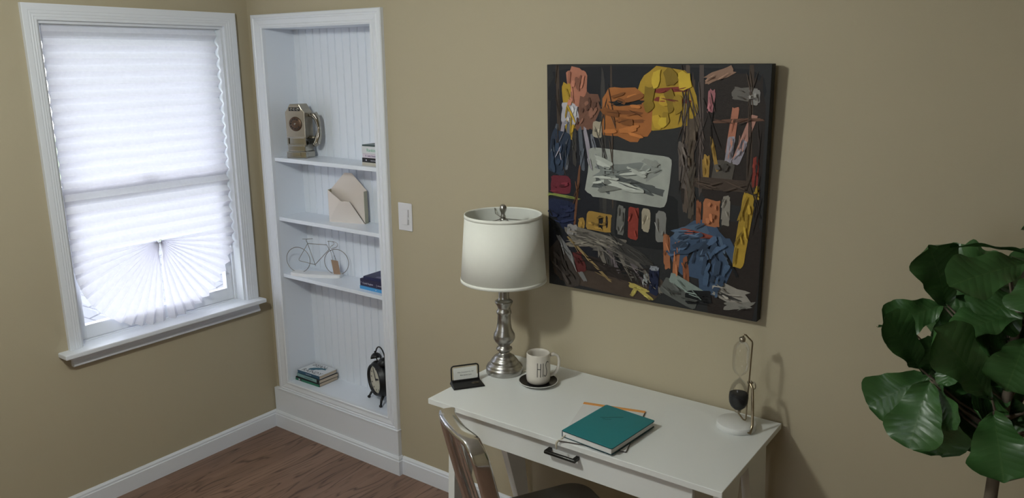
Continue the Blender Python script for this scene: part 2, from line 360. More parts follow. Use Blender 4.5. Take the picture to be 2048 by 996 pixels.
# plinth below with its own base moulding
m = MB(); m.box((.006, -.0225, .06), (.9225, -.0, .2215)); m.build('plinth_panel', TRIM, bc, bevel=.001)
m = MB(); m.box((CX0-.003, -.0265, .2195), (.9255, -.0, .2265)); m.build('plinth_cap', TRIM, bc, bevel=.0015)
m = MB(); A = []; B = []; Cc = []
for (a, z) in base_profile(.092, .0135):
    A.append(m.b.verts.new((.0145, -.0225-a, z))); B.append(m.b.verts.new((.9225+a, -.0225-a, z))); Cc.append(m.b.verts.new((.9225+a, -.0, z)))
n = len(A)
m.b.faces.new(A)
for P, Q in ((A, B), (B, Cc)):
    for i in range(n): m.b.faces.new([P[i], Q[i], Q[(i+1) % n], P[(i+1) % n]])
m.b.faces.new(Cc[::-1])
m.build('plinth_moulding', TRIM, bc)

# ------------------------------------------------------------------ window_1
w = bpy.data.objects.new('window_1', None); COL.objects.link(w); w['kind'] = 'structure'; w.location = (0, 0, 0)
# casing: two legs and a head, fluted profile
oy0, oy1, oz1 = -1.030, -.0823, 2.1563
fl = [(0, 0), (0, .0185), (.06, .0195), (.40, .0190), (.44, .0178), (.48, .0178), (.52, .0186), (.60, .0182), (.64, .0168), (.68, .0168), (.72, .0176), (.78, .0172), (.82, .0158), (.86, .0158), (.90, .0164), (1, .0155), (1, 0)]
def strip(poly_pts, a, b, name, mode):
    pass
m = MB()
loops = []
for (t, h) in fl:
    y0 = oy0+(wy0-oy0)*t; y1 = oy1+(wy1-oy1)*t; z1 = oz1+(wz1-oz1)*t
    loops.append([m.b.verts.new((h, y, z)) for y, z in ((y0, .745), (y0, z1), (y1, z1), (y1, .745))])
for i in range(len(loops)):
    A, B = loops[i], loops[(i+1) % len(loops)]
    for k in range(3): m.b.faces.new([A[k], A[k+1], B[k+1], B[k]])
m.b.faces.new([l[0] for l in loops]); m.b.faces.new([l[3] for l in loops][::-1])
m.build('window_casing', TRIM, w)
m = MB(); m.rbox((-.055, -1.0724, .7235), (.068, -.0706, .7445), .004, 2); m.build('window_stool', TRIM, w)
m = MB()   # apron with a cove profile
pr_ = [(0, .7235), (.016, .7235), (.017, .712), (.0175, .700), (.019, .692), (.024, .684), (.0265, .676), (.022, .671), (0, .671)]
A = [m.b.verts.new((a, -1.026, z)) for a, z in pr_]; B = [m.b.verts.new((a, -.083, z)) for a, z in pr_]; n = len(A)
m.b.faces.new(A); m.b.faces.new(B[::-1])
for i in range(n): m.b.faces.new([A[i], B[i], B[(i+1) % n], A[(i+1) % n]])
m.build('window_apron', TRIM, w)
m = MB(); jt = .012
m.box((-WT, wy0, wz0), (0, wy0+jt, wz1)).box((-WT, wy1-jt, wz0), (0, wy1, wz1)).box((-WT, wy0+jt, wz1-jt), (0, wy1-jt, wz1)).box((-WT-.02, wy0+jt, wz0-.01), (-.05, wy1-jt, wz0+.012))
m.box((-.064, wy0+jt, wz0), (-.054, wy0+jt+.012, wz1-jt)).box((-.064, wy1-jt-.012, wz0), (-.054, wy1-jt, wz1-jt))
m.box((-.104, wy0+jt, wz0), (-.099, wy0+jt+.012, wz1-jt)).box((-.104, wy1-jt-.012, wz0), (-.099, wy1-jt, wz1-jt))
m.build('window_jamb', VINYL, w)
def sash(name, x0, x1, z0, z1, bot, top):
    a, b = wy0+jt+.001, wy1-jt-.001; st = .046
    m = MB(); m.box((x0, a, z0), (x1, a+st, z1)).box((x0, b-st, z0), (x1, b, z1)).box((x0, a+st, z0), (x1, b-st, z0+bot)).box((x0, a+st, z1-top), (x1, b-st, z1))
    f = m.build(name, VINYL, w, bevel=.002)
    m = MB(); xm = (x0+x1)/2; m.box((xm-.002, a+st, z0+bot), (xm+.002, b-st, z1-top)); m.build('glass_pane', PANE, f)
    return f
sash('lower_sash', -.097, -.066, .748, 1.421, .062, .046)
sash('upper_sash', -.138, -.106, 1.372, 2.08, .046, .045)
m = MB(); m.rbox((-.095, -.60, 1.421), (-.068, -.53, 1.433), .003).cyl(.010, 1.433, 1.441, M=T(-.082, -.565, 0)).box((-.078, -.585, 1.441), (-.070, -.565, 1.447)); m.build('sash_lock', VINYL, w)

# ------------------------------------------------------------------ pleated paper shade with fanned bottom
ps = thing('pleated_shade', 'white pleated paper window shade gathered into a fan at the bottom', 'window shade', (-.036, -.555, 2.08))
m = MB(); zp = 1.128-2.08; ptc = .0265; yl, yr = -.392, .389
def wob(y, z): return .0022*noise.noise(Vector((y*5, z*5, 1.3)))
rows = []; z = 0; k = 0
NR = int(round(-zp/ptc)); ny = 24
for k in range(NR+1):
    z = zp*k/NR; amp = .0135 if k % 2 else -.0135
    if k == 0: amp = 0
    ed = (.004 if k % 2 else -.002)
    rows.append([m.b.verts.new((amp*.85+wob(y, z), y, z+.0012*noise.noise(Vector((y*4, k*.7, 0))))) for y in [yl-ed+(yr-yl+2*ed)*j/ny for j in range(ny+1)]])
for a, b in zip(rows[:-1], rows[1:]):
    for j in range(ny): m.b.faces.new([a[j], a[j+1], b[j+1], b[j]])
# fan: the lowest pleats turned about the pivot, half to each side
def fan(sgn, amax):
    NF = 24; NRR = 8; prev = None
    for k in range(NF+1):
        a = amax*(k/NF); Rr = .392+.016*math.sin(2*a)-.009*(k/NF)**2
        if sgn > 0: Rr -= .020*math.sin(2*a)
        Rr += .004 if k % 2 else -.003
        amp = .0135 if (k+NR) % 2 else -.0135
        ring = []
        for j in range(NRR+1):
            t = (j/NRR); r = .010+(Rr-.010)*t; r_ = r
            y = sgn*math.cos(a)*r_; z = zp-math.sin(a)*r_
            y += sgn*.012*max(0, (k/NF-.9)/.1)*math.exp(-((t-.13)/.10)**2)
            am = amp*min(1, .45+.75*t)*.85
            ring.append(m.b.verts.new((am+wob(y, z), y, z)))
        if prev:
            for j in range(NRR): m.b.faces.new([prev[j], prev[j+1], ring[j+1], ring[j]])
        prev = ring
fan(-1, R(89.3)); fan(1, R(88.6))
pm = m.build('pleated_paper', PLEAT, ps)
m = MB(); m.rbox((-.012, yl, -.004), (.012, yr, .008), .002); m.build('head_rail', VINYL, ps)
m = MB(); m.tube([(.010, -.006, zp+.002), (.014, 0, zp+.006), (.010, .006, zp+.002), (.006, .004, zp-.008), (.006, -.004, zp-.008)], .0016, 6, closed=True); m.build('fan_clip', VINYL, ps)

# ------------------------------------------------------------------ outside: unseen eave added to darken the upper window, and the next roof
m = MB(); m.box((-1.15, -3.2, 2.42), (-WT-.01, 1.8, 2.46)).box((-1.17, -3.2, 2.38), (-1.15, 1.8, 2.60))
tag(m.build('added_shading_eave', VINYL), 'unseen white eave added outside to dim the upper part of the window', 'eave')
def shingle_mat():
    m = bpy.data.materials.new('roof_shingles'); m.use_nodes = True; nt = m.node_tree; N = nt.nodes; Lk = nt.links
    p = N['Principled BSDF']; tc = N.new('ShaderNodeTexCoord'); br = N.new('ShaderNodeTexBrick'); br.inputs['Scale'].default_value = 1; br.inputs['Brick Width'].default_value = .42; br.inputs['Row Height'].default_value = .28; br.inputs['Mortar Size'].default_value = .012
    br.inputs['Color1'].default_value = (.088, .092, .108, 1); br.inputs['Color2'].default_value = (.070, .074, .090, 1); br.inputs['Mortar'].default_value = (.030, .032, .040, 1); Lk.new(tc.outputs['Object'], br.inputs[0]); Lk.new(br.outputs[0], p.inputs[0]); p.inputs['Roughness'].default_value = .9
    return m
rf = MB(); rf.box((-4, -4, -.06), (4, 4, 0)); ro = rf.build('shingle_roof', shingle_mat()); ro.matrix_world = T(-5.2, 1.6, -1.35) @ RZ(R(28)) @ RY(R(14))
tag(ro, 'grey shingled roof of the next house seen below the shade through the window glass', 'roof')
m = MB(); m.box((-60, -40, -3.6), (-WT-.3, 40, -3.5)); struct(m.build('ground', mat('lawn', (.10, .16, .07), .9, var=.3, scale=3)))

# ------------------------------------------------------------------ ceiling light fixture (above the frame)
cl = thing('ceiling_light', 'flat round white ceiling light above the room, out of frame', 'ceiling light', (LAMP[0], LAMP[1], RH))
m = MB(); m.lathe([(0, -.03), (.15, -.03), (.16, -.02), (.16, 0), (0, 0)], 40); m.build('housing', WHITEG, cl)
em = bpy.data.materials.new('light_diffuser'); em.use_nodes = True; em.node_tree.nodes['Principled BSDF'].inputs['Emission Color'].default_value = (1, .95, .86, 1); em.node_tree.nodes['Principled BSDF'].inputs['Emission Strength'].default_value = 6
m = MB(); m.lathe([(0, -.034), (.14, -.033), (.14, -.030), (0, -.030)], 40); m.build('diffuser', em, cl)

# ------------------------------------------------------------------ desk
DX0, DX1, DY0, DY1, DZ = 1.601, 2.6885, -.544, -.020, .76
dk = thing('writing_desk', 'long white writing desk with one wide drawer and tapered legs against the wall', 'desk', (0, 0, 0))
m = MB(); m.rbox((DX0, DY0, DZ-.020), (DX1, DY1, DZ), .0016, 2); m.build('desk_top', DESK, dk)
m = MB(); m.box((DX0+.072, DY0+.048, .715), (DX0+.09, DY1-.03, DZ-.020)).box((DX1-.09, DY0+.048, .715), (DX1-.072, DY1-.03, DZ-.020)).box((DX0+.09, DY1-.048, .650), (DX1-.09, DY1-.03, DZ-.020)); m.build('apron', DESK, dk)
dr = MB(); dr.rbox((DX0+.066, DY0+.030, .637), (DX1-.098, DY0+.048, DZ-.0225), .001, 1); drw = dr.build('drawer', DESK, dk)
m = MB(); hx0, hx1, hz = 2.097, 2.212, .7030; hy = DY0+.030
m.box((hx0, hy-.026, hz-.006), (hx0+.012, hy, hz+.006)).box((hx1-.012, hy-.026, hz-.006), (hx1, hy, hz+.006)).tube([(hx0, hy-.026, hz), (hx1, hy-.026, hz)], .0065, 12)
m.build('drawer_handle', GUN, drw, bevel=.001)['label'] = 'dark gunmetal bar pull'
def leg(x0, x1, top, bot):
    m = MB(); z1 = DZ-.020
    v = [(x0, top[0], z1), (x1, top[0], z1), (x1, top[1], z1), (x0, top[1], z1)]
    u = [(x0, bot[0], 0), (x1, bot[0], 0), (x1, bot[1], 0), (x0, bot[1], 0)]
    V = [m.b.verts.new(p) for p in v]; U = [m.b.verts.new(p) for p in u]
    m.b.faces.new(V); m.b.faces.new(U[::-1])
    for i in range(4): m.b.faces.new([U[i], U[(i+1) % 4], V[(i+1) % 4], V[i]])
    return m.build('leg', DESK, dk, bevel=.0012)
for x0, x1 in ((1.664, 1.692), (2.648, 2.676)):
    leg(x0, x1, (-.503, -.356), (-.538, -.500))
    leg(x0, x1, (-.298, -.130), (-.056, -.019))

# ------------------------------------------------------------------ table lamp
LX, LY = 1.6775, -.188
tl = thing('table_lamp', 'brushed nickel table lamp with a white tapered drum shade on the desk', 'lamp', (LX, LY, DZ))
pf = [(0, 0), (.0690, 0), (.0707, .002), (.0707, .021), (.0690, .0245), (.0655, .026), (.0665, .030), (.0560, .040), (.0520, .043), (.0535, .046), (.0460, .056), (.0390, .061), (.0400, .0645), (.0300, .071), (.0215, .0770), (.0195, .0800), (.0200, .0850), (.0290, .0905), (.0310, .0960), (.0290, .1010), (.0205, .1060), (.0195, .1090), (.0250, .1130), (.0270, .1165), (.0340, .1240), (.0405, .1360), (.0418, .1430), (.0402, .1520), (.0405, .1540), (.0365, .1600), (.0368, .1620), (.0325, .1680), (.0328, .1700), (.0295, .1760), (.0262, .2000), (.0240, .2330), (.0268, .2350), (.0285, .2400), (.0285, .2450), (.0265, .2490), (.0240, .2560), (.0238, .2620), (.0268, .2680), (.0290, .2720), (.0335, .2790), (.0345, .2830), (.0335, .2860), (.0290, .2890), (.0225, .2930), (.0205, .2990), (.0198, .3050), (.0195, .3600), (.0190, .4000), (.0120, .4030), (0, .4030)]
m = MB(); m.lathe(pf, 56); m.build('lamp_base', NICKEL, tl)
zb, zt, rb, rt = .369, .620, .1610, .1430
m = MB(); m.lathe([(.012, .403), (.012, .44), (.016, .445), (.016, .470), (0, .470)], 20); m.build('socket', BRONZE, tl)
m = MB(); m.ball((0, 0, .52), .030, (1, 1, 1.15)).cyl(.014, .468, .50); m.build('light_bulb', WHITEG, tl)
m = MB(); m.tube(spl([(0, -.010, .445), (0, -.045, .48), (0, -.055, .53), (0, -.035, .585), (0, -.006, .600)], 5), .0022, 8).tube(spl([(0, .010, .445), (0, .045, .48), (0, .055, .53), (0, .035, .585), (0, .006, .600)], 5), .0022, 8); m.build('harp', NICKEL, tl)
sh = MB(); th = .0018
sh.lathe([(rb, zb), (rt, zt), (rt-th, zt), (rb-th, zb)], 80, close=True); sh.mi = 0
# turned hems
sh.lathe([(rb+.0012, zb-.001), (rb+.0004, zb+.011), (rb-.0015, zb+.011), (rb-.0025, zb-.001)], 80, close=True)
sh.lathe([(rt+.0020, zt-.011), (rt+.0012, zt+.001), (rt-.0032, zt+.001), (rt-.0022, zt-.011)], 80, close=True)
lsh = sh.build('lamp_shade', FABRIC, tl)
m = MB(); m.lathe([(rb-.003, zb+.003), (rt-.0035, zt-.003)], 80); m.build('shade_lining', FABRICI, lsh)
m = MB()
for a in (20, 140, 260):
    c, s_ = math.cos(R(a)), math.sin(R(a))
    m.tube([(c*.006, s_*.006, .602), (c*(rt-.016), s_*(rt-.016), .598), (c*(rt-.006), s_*(rt-.006), .618)], .0017, 8)
m.lathe([(.013, .599), (.013, .604), (0, .604)], 20); m.build('spider', NICKEL, lsh)
m = MB(); m.lathe([(0, .604), (.009, .604), (.010, .612), (.0075, .618), (.0085, .626), (.0125, .634), (.0132, .642), (.0115, .650), (.006, .6555), (0, .6565)], 28); m.build('finial', NICKEL, tl)
# power cord behind
m = MB(); m.tube(spl([(.06, .03, .006), (.085, .075, .004), (.10, .15, .004), (.103, .164, .003)], 6), .0025, 8); m.build('power_cord', CREAMR, tl)['label'] = 'cream cord'

# ------------------------------------------------------------------ business card holder
ch = thing('business_card_holder', 'black business card holder with wire back beside the lamp', 'card holder', (1.642, -.372, DZ), R(54))
m = MB()
P = [(-.060, -.033, 0), (.060, -.033, 0), (.060, .033, 0), (-.060, .033, 0), (-.058, -.032, .006), (.058, -.032, .006), (.050, .031, .015), (-.054, .031, .015)]
V = [m.b.verts.new(p) for p in P]
for q in ((3, 2, 1, 0), (4, 5, 6, 7), (0, 1, 5, 4), (1, 2, 6, 5), (2, 3, 7, 6), (3, 0, 4, 7)): m.b.faces.new([V[i] for i in q])
m.build('base', BLACK, ch, bevel=.0025)
m = MB(); m.tube([(-.052, .030, .005), (-.052, .032, .058), (-.050, .0325, .064), (-.044, .033, .067), (.044, .033, .067), (.050, .0325, .064), (.052, .032, .058), (.052, .030, .005)], .0028, 10); m.build('wire_back', BLACK, ch)
m = MB(); m.rbox((-.052, .014, .008), (.052, .020, .018), .002); m.build('front_rail', BLACK, ch)
cdm = T(.0, .0245, .014) @ RX(R(-10))
for k in range(1):
    m = MB(); m.box((-.0445, -.003, 0), (.0445, .003, .046), M=cdm); cardo = m.build('card_stack', CARD, ch); cardo['label'] = 'stack of white printed business cards'
Mt = cdm @ T(-.030, -.0032, .0265) @ RX(R(90))
text('lettering', 'Mike | Insurance Co. NY', .0062, INK, cardo, Mt, ext=.0001)
text('lettering', 'Blue Jamie Lane', .0068, INK, cardo, cdm @ T(-.020, -.0032, .0155) @ RX(R(90)), ext=.0001)
m = MB(); m.tube([( .028+.013*math.cos(a), -.008+.0065*math.sin(a), .0105) for a in [2*math.pi*i/24 for i in range(24)]], .0006, 6, closed=True).tube([(.020, -.008, .0105), (.036, -.008, .0108)], .0005, 6); m.build('oval_emblem', BRONZE, ch)

# ------------------------------------------------------------------ saucer and mug
sc = (1.8484, -.2081, DZ)
su = thing('saucer', 'small saucer with a black top and white rim under the mug', 'saucer', sc)
m = MB(); m.lathe([(0, .0), (.036, .0), (.038, .002), (.060, .007), (.0728, .0125), (.0732, .0145), (.0718, .0150), (.0700, .0142)], 56); m.lathe([(.0700, .0142), (.0700, .0130), (.057, .0082), (.040, .0052), (0, .004)], 56); m.build('dish', WHITEG, su)
m = MB(); m.lathe([(.0706, .0149), (.058, .0100), (.040, .0066), (0, .0062)], 56); m.build('black_glaze', BLACKG, su)['label'] = 'glossy black inner surface'
mg = thing('mug', 'cream ceramic mug lettered HIS standing on a black saucer', 'mug', (sc[0], sc[1], DZ+.0068))
RM = .0445
m = MB()
outer = [(0, 0), (.030, 0), (.037, .002), (.0415, .007), (.0440, .015), (RM, .025), (RM, .060), (.0442, .100), (.0436, .1125), (.0428, .1155), (.0410, .1165), (.0392, .1150), (.0388, .105), (.0390, .030), (.0350, .012), (.025, .007), (0, .006)]
m.lathe(outer, 56)
for v in m.b.verts:
    d = 1+.010*math.sin(2*math.atan2(v.co.y, v.co.x)+v.co.z*20)+.006*math.sin(3*math.atan2(v.co.y, v.co.x)+v.co.z*60)
    v.co.x *= d; v.co.y *= d
m.build('mug_body', CERAM, mg)
ha = R(44); hd = Vector((math.cos(ha), math.sin(ha), 0))
pts = [hd*.040+Vector((0, 0, .100)), hd*.058+Vector((0, 0, .106)), hd*.074+Vector((0, 0, .096)), hd*.078+Vector((0, 0, .076)), hd*.074+Vector((0, 0, .050)), hd*.060+Vector((0, 0, .030)), hd*.041+Vector((0, 0, .024))]
m = MB(); m.tube(spl(pts, 6), [.0085]*7+[.0072]*24+[.008]*6, 12, flat=.75, up=hd.cross(Vector((0, 0, 1)))); m.build('handle', CERAM, mg)
def oncyl(ang, z): a = R(ang); d = 1+.010*math.sin(2*a+z*20)+.006*math.sin(3*a+z*60); return Vector((math.cos(a)*(RM*d+.0003), math.sin(a)*(RM*d+.0003), z))
def stroke(mb, pts, r=.0011):
    P = []
    for (a0, z0), (a1, z1) in zip(pts[:-1], pts[1:]):
        for k in range(4): P.append(oncyl(a0+(a1-a0)*k/4, z0+(z1-z0)*k/4))
    P.append(oncyl(*pts[-1])); mb.tube(P, r, 6)
m = MB()
stroke(m, [(-61, .036), (-60, .090)]); stroke(m, [(-46, .036), (-45, .088)]); stroke(m, [(-60.5, .067), (-45.5, .066)])
stroke(m, [(-34, .037), (-33, .089)])
stroke(m, [(-3, .0880), (-6, .0925), (-12, .0930), (-17, .0880), (-19, .080), (-17, .070), (-14, .060), (-13.5, .050), (-16, .0420), (-20, .0380), (-25, .0385), (-28.5, .044)])
m.build('lettering', INK, mg)['label'] = 'thin black capital letters HIS'

# ------------------------------------------------------------------ pad and notebook
pd = thing('writing_pad', 'thin white pad with orange top strip lying under the teal notebook', 'notepad', (2.2205, -.3775, DZ), R(15.2))
m = MB(); m.box((-.107, -.150, .001), (.107, .150, .0042)); m.build('pages', PAPER, pd)
m = MB(); m.box((-.108, .136, .0042), (.108, .151, .0052)); m.box((-.108, .150, .0), (.108, .1515, .0052)); m.build('binding_strip', ORANGE, pd)['label'] = 'orange binding strip'
m = MB(); m.tube([(-.107, -.151, .0035), (.107, -.151, .0035)], .0012, 6).tube([(.108, -.151, .0035), (.108, .145, .0035)], .0011, 6).box((-.108, -.151, 0), (.108, .150, .001)); m.build('back_cover', mat('brown_edge', (.06, .045, .035), .6), pd)
nb = thing('notebook', 'teal hardcover notebook with white page edges on the front of the desk', 'notebook', (2.258, -.41, DZ+.0053), R(-5))
def rrect(w, d, r, n=5):
    out = []
    for cx, cy, a0 in ((w/2-r, d/2-r, 0), (-w/2+r, d/2-r, 90), (-w/2+r, -d/2+r, 180), (w/2-r, -d/2+r, 270)):
        for k in range(n+1):
            a = R(a0+90*k/n); out.append((cx+r*math.cos(a), cy+r*math.sin(a)))
    return out
m = MB(); m.prism(rrect(.190, .250, .006), .0208, .0226); m.build('front_cover', [TEAL], nb, bevel=.0005)
m = MB(); m.prism(rrect(.190, .250, .006), .0, .0016); m.build('back_cover', TEALD, nb)
m = MB(); m.prism(rrect(.1895, .2495, .006), .0190, .0208); m.build('cover_edge', TEALD, nb)
m = MB(); m.box((-.0955, -.124, .0005), (-.0935, .124, .0215)); m.build('spine', TEALD, nb)
m = MB(); m.box((-.0935, -.1225, .0016), (.0905, .1225, .0190)); m.build('pages', PAPER, nb)
m = MB(); m.tube(spl([(-.055, .030, .0227), (-.035, .045, .0227), (-.012, .066, .0227), (.004, .078, .0227)], 5), .0010, 5).tube(spl([(-.045, .028, .0227), (-.030, .030, .0227), (-.018, .040, .0227)], 4), .0007, 5); m.build('cover_stamp', STAMP, nb)['label'] = 'faint stamped script line'
m = MB()
for off in (0, .003):
    P = spl([(-.080, -.118, .010), (-.085, -.130, .0045), (-.088+off, -.140, .0010-.0035), (-.092+off, -.1505, -.004), (-.094+off, -.1560, -.010), (-.094+off, -.158, -.022-.008*off*300)], 4)
    m.tube(P, .0027, 6, flat=.3)
m.build('ribbon_marker', CREAMR, nb)['label'] = 'cream ribbon bookmark'

# ------------------------------------------------------------------ hourglass on a stand
HX, HY = 2.576, -.1335
hg = thing('hourglass', 'wire framed hourglass with black sand on a round white marble base', 'hourglass', (HX, HY, DZ))
m = MB(); m.lathe([(0, 0), (.0605, 0), (.0625, .0015), (.0625, .0195), (.0610, .021), (0, .021)], 56); m.build('marble_base', MARBLE, hg)
cr2 = Vector((.811, .585, 0)); ct = Vector((.585, -.811, 0))   # across and toward the viewer side
# glass axis: slightly right/back of base centre
ax = cr2*.002
z0 = .062                       # bottom of lower bulb
H = .248
def gp(s, inner=0):
    # s = list of (r, z)
    return [(max(r-inner, .0012) if r > .002 else r, z) for r, z in s]
prof = [(.004, 0), (.014, .003), (.0240, .012), (.0300, .026), (.0318, .042), (.0305, .062), (.0255, .082), (.0165, .098), (.0070, .1065), (.0034, .110), (.0034, .116), (.0080, .120), (.0180, .128), (.0245, .140), (.0268, .156), (.0268, .200), (.0243, .217), (.0160, .230), (.0050, .237)]
TG = Matrix.Translation(ax+Vector((0, 0, z0)))
m = MB(); m.lathe(prof, 40, M=TG); m.build('glass_bulbs', GLASS, hg)
m = MB(); sp = [(0, .0015), (.0130, .0040), (.0228, .0130), (.0288, .0270), (.0304, .0420), (.0296, .0570), (.015, .0580), (0, .0582)]
m.lathe(sp, 36, M=TG); m.build('sand', SAND, hg)
m = MB(); m.lathe([(0, -.010), (.005, -.010), (.010, -.007), (.011, -.002), (.010, .003), (.006, .004), (0, .004)], 24, M=TG); m.build('end_cap', SILVERM, hg)
m = MB(); m.lathe([(0, .234), (.008, .234), (.010, .238), (.010, .246), (.006, .249), (0, .250)], 24, M=TG); m.build('end_cap', SILVERM, hg)
q = lambda a, b, z: cr2*a+ct*b+Vector((0, 0, z))
m = MB()
m.tube([q(.002, .0, .054), q(.012, .004, .040), q(.020, .006, .030), q(.026, .0065, .028), q(.0285, .006, .034), q(.0285, .006, .090), q(.0305, .005, .150), q(.0310, .005, .170), q(.0330, .003, .250), q(.0350, .0, .290), q(.0330, 0, .296), q(.012, 0, .318), q(.006, 0, .319), q(.003, 0, .311)], .0027, 8)
m.build('tilting_frame', BRONZE, hg)
m = MB()
m.tube([q(.010, .046, .012), q(.018, .055, .010), q(.028, .058, .006), q(.034, .052, .0225), q(.0375, .046, .030), q(.0375, .036, .090), q(.0370, .024, .145), q(.034, .014, .156), q(.031, .006, .160)], .0046, 10)
m.build('support_post', BRONZE, hg)
m = MB(); m.ball(q(.031, .004, .158), .0055).ball(q(.036, .010, .162), .0042)
m.tube([q(.044+.005*math.cos(a), .012+.005*math.cos(a), .150+.012*math.sin(a)) for a in [2*math.pi*i/16 for i in range(16)]], .0019, 8, closed=True).tube([q(.031, .006, .160), q(.044, .012, .160)], .0020, 8)
m.build('wing_nut', SILVERM, hg)

# ------------------------------------------------------------------ metal chair
cc = thing('metal_chair', 'polished metal chair with slatted curved back pushed under the desk', 'chair', (1.966, -.800, 0), R(-31.4))
# local: +y forward (towards seat front), x across; back uprights at y=0
def backpt(x, z):
    y = {0: 0}.get(0, 0)
    y = .095*max(0, (.86-z)/.40)**1.15 if z < .86 else 0
    return y
HW = .152
pts = [(-HW, backpt(0, z), z) for z in (.44, .50, .56, .62, .68, .73, .77)]
for a in (12, 26, 40, 54, 68): pts.append((-HW+.075*(1-math.cos(R(a))), .012-.026*(a/90), .790+.078*math.sin(R(a))))
pts += [(-.060, -.022, .8695), (0, -.026, .871), (.060, -.022, .8695)]
for a in (68, 54, 40, 26, 12): pts.append((HW-.075*(1-math.cos(R(a))), .012-.026*(a/90), .790+.078*math.sin(R(a))))
pts += [(HW, backpt(0, z), z) for z in (.77, .73, .68, .62, .56, .50, .44)]
def flatframe(mb, pts, wy, tx, k=5):
    P = spl(pts, k); n = len(P); rings = []
    for i, p in enumerate(P):
        t = (P[min(i+1, n-1)]-P[max(i-1, 0)]).normalized(); yv = Vector((0, 1, 0)); a = (yv-t*yv.dot(t)).normalized(); b = t.cross(a)
        ring = []
        for kx in range(16):
            an = 2*math.pi*kx/16; ca, sa = math.cos(an), math.sin(an)
            ca = math.copysign(abs(ca)**.55, ca); sa = math.copysign(abs(sa)**.55, sa)
            ring.append(mb.b.verts.new(p+a*(ca*wy/2)+b*(sa*tx/2)))
        rings.append(ring)
    for A, B in zip(rings[:-1], rings[1:]):
        for kx in range(16):
            f = mb.b.faces.new([A[kx], A[(kx+1) % 16], B[(kx+1) % 16], B[kx]]); f.smooth = True
    mb.b.faces.new(rings[0][::-1]); mb.b.faces.new(rings[-1])
m = MB(); flatframe(m, pts, .052, .022); m.build('back_frame', CHROME, cc)
for xs in (-.080, 0, .080):
    m = MB(); P = [(xs*1.02, -.018-.012*(1-abs(xs)/.09)+0, .862)]
    for z in (.80, .74, .68, .62, .56, .50, .462): P.append((xs, backpt(0, z)-.018*(1-abs(xs)/.17)*max(0, (z-.46)/.4), z))
    m.tube(spl(P, 3), .0130, 12, flat=.36, up=(1, 0, 0)); m.build('back_slat', CHROME, cc)
m = MB()
sp_ = rrect(.400, .405, .075, 8); M0 = T(0, .325, 0)
outl = [(x*(1+.04*(y/.2)), y) for x, y in sp_]
rings = []
for sc_, zz in ((1.0, .430), (1.0, .446), (.985, .455), (.95, .457), (.80, .449), (.5, .443), (.05, .441)):
    rings.append([m.b.verts.new(M0 @ Vector((x*sc_, y*sc_, zz))) for x, y in outl])
n = len(outl)
for A, B in zip(rings[:-1], rings[1:]):
    for i in range(n): f = m.b.faces.new([A[i], A[(i+1) % n], B[(i+1) % n], B[i]]); f.smooth = True
m.b.faces.new(rings[-1]); m.b.faces.new(rings[0][::-1]); m.build('seat', SEATM, cc)
for sx in (-1, 1):
    m = MB(); m.tube([(sx*HW, .095, .47), (sx*(HW+.004), .088, .42), (sx*(HW+.012), .06, .2), (sx*(HW+.02), .02, .0)], [.020, .019, .015, .012], 12); m.build('leg', CHROME, cc)
    m = MB(); m.tube([(sx*(HW-.01), .465, .435), (sx*(HW+.004), .480, .2), (sx*(HW+.012), .49, .0)], [.018, .014, .012], 12); m.build('leg', CHROME, cc)
    m = MB(); m.tube([(sx*(HW+.012), .062, .2), (sx*(HW+.004), .48, .2)], .008, 10); m.build('stretcher', CHROME, cc)
m = MB(); m.tube([(-HW-.008, .07, .24), (HW+.008, .07, .24)], .008, 10); m.build('stretcher', CHROME, cc)

# ------------------------------------------------------------------ light switch
sw = thing('light_switch', 'white rocker light switch plate on the beige wall right of the bookcase', 'light switch', (1.0065, 0, 1.265))
m = MB(); m.rbox((-.0405, -.0055, -.062), (.0405, 0, .062), .003, 2); m.build('wall_plate', SPL, sw)
m = MB(); V = [(-.0165, -.0055, -.034), (.0165, -.0055, -.034), (.0165, -.0055, .034), (-.0165, -.0055, .034), (-.0165, -.0110, -.033), (.0165, -.0110, -.033), (.0165, -.0062, .033), (-.0165, -.0062, .033)]
V = [m.b.verts.new(p) for p in V]
for q_ in ((3, 2, 1, 0), (4, 5, 6, 7), (0, 1, 5, 4), (1, 2, 6, 5), (2, 3, 7, 6), (3, 0, 4, 7)): m.b.faces.new([V[i] for i in q_])
m.build('rocker', SPL, sw, bevel=.0008)
m = MB(); m.box((.0185, -.0058, -.034), (.0225, -.005, .034)); m.build('dimmer_slot', mat('slot_grey', (.30, .30, .31), .6), sw)
m = MB(); m.rbox((.0180, -.0080, -.010), (.0230, -.005, .000), .0008); m.build('dimmer_slider', SPL, sw)

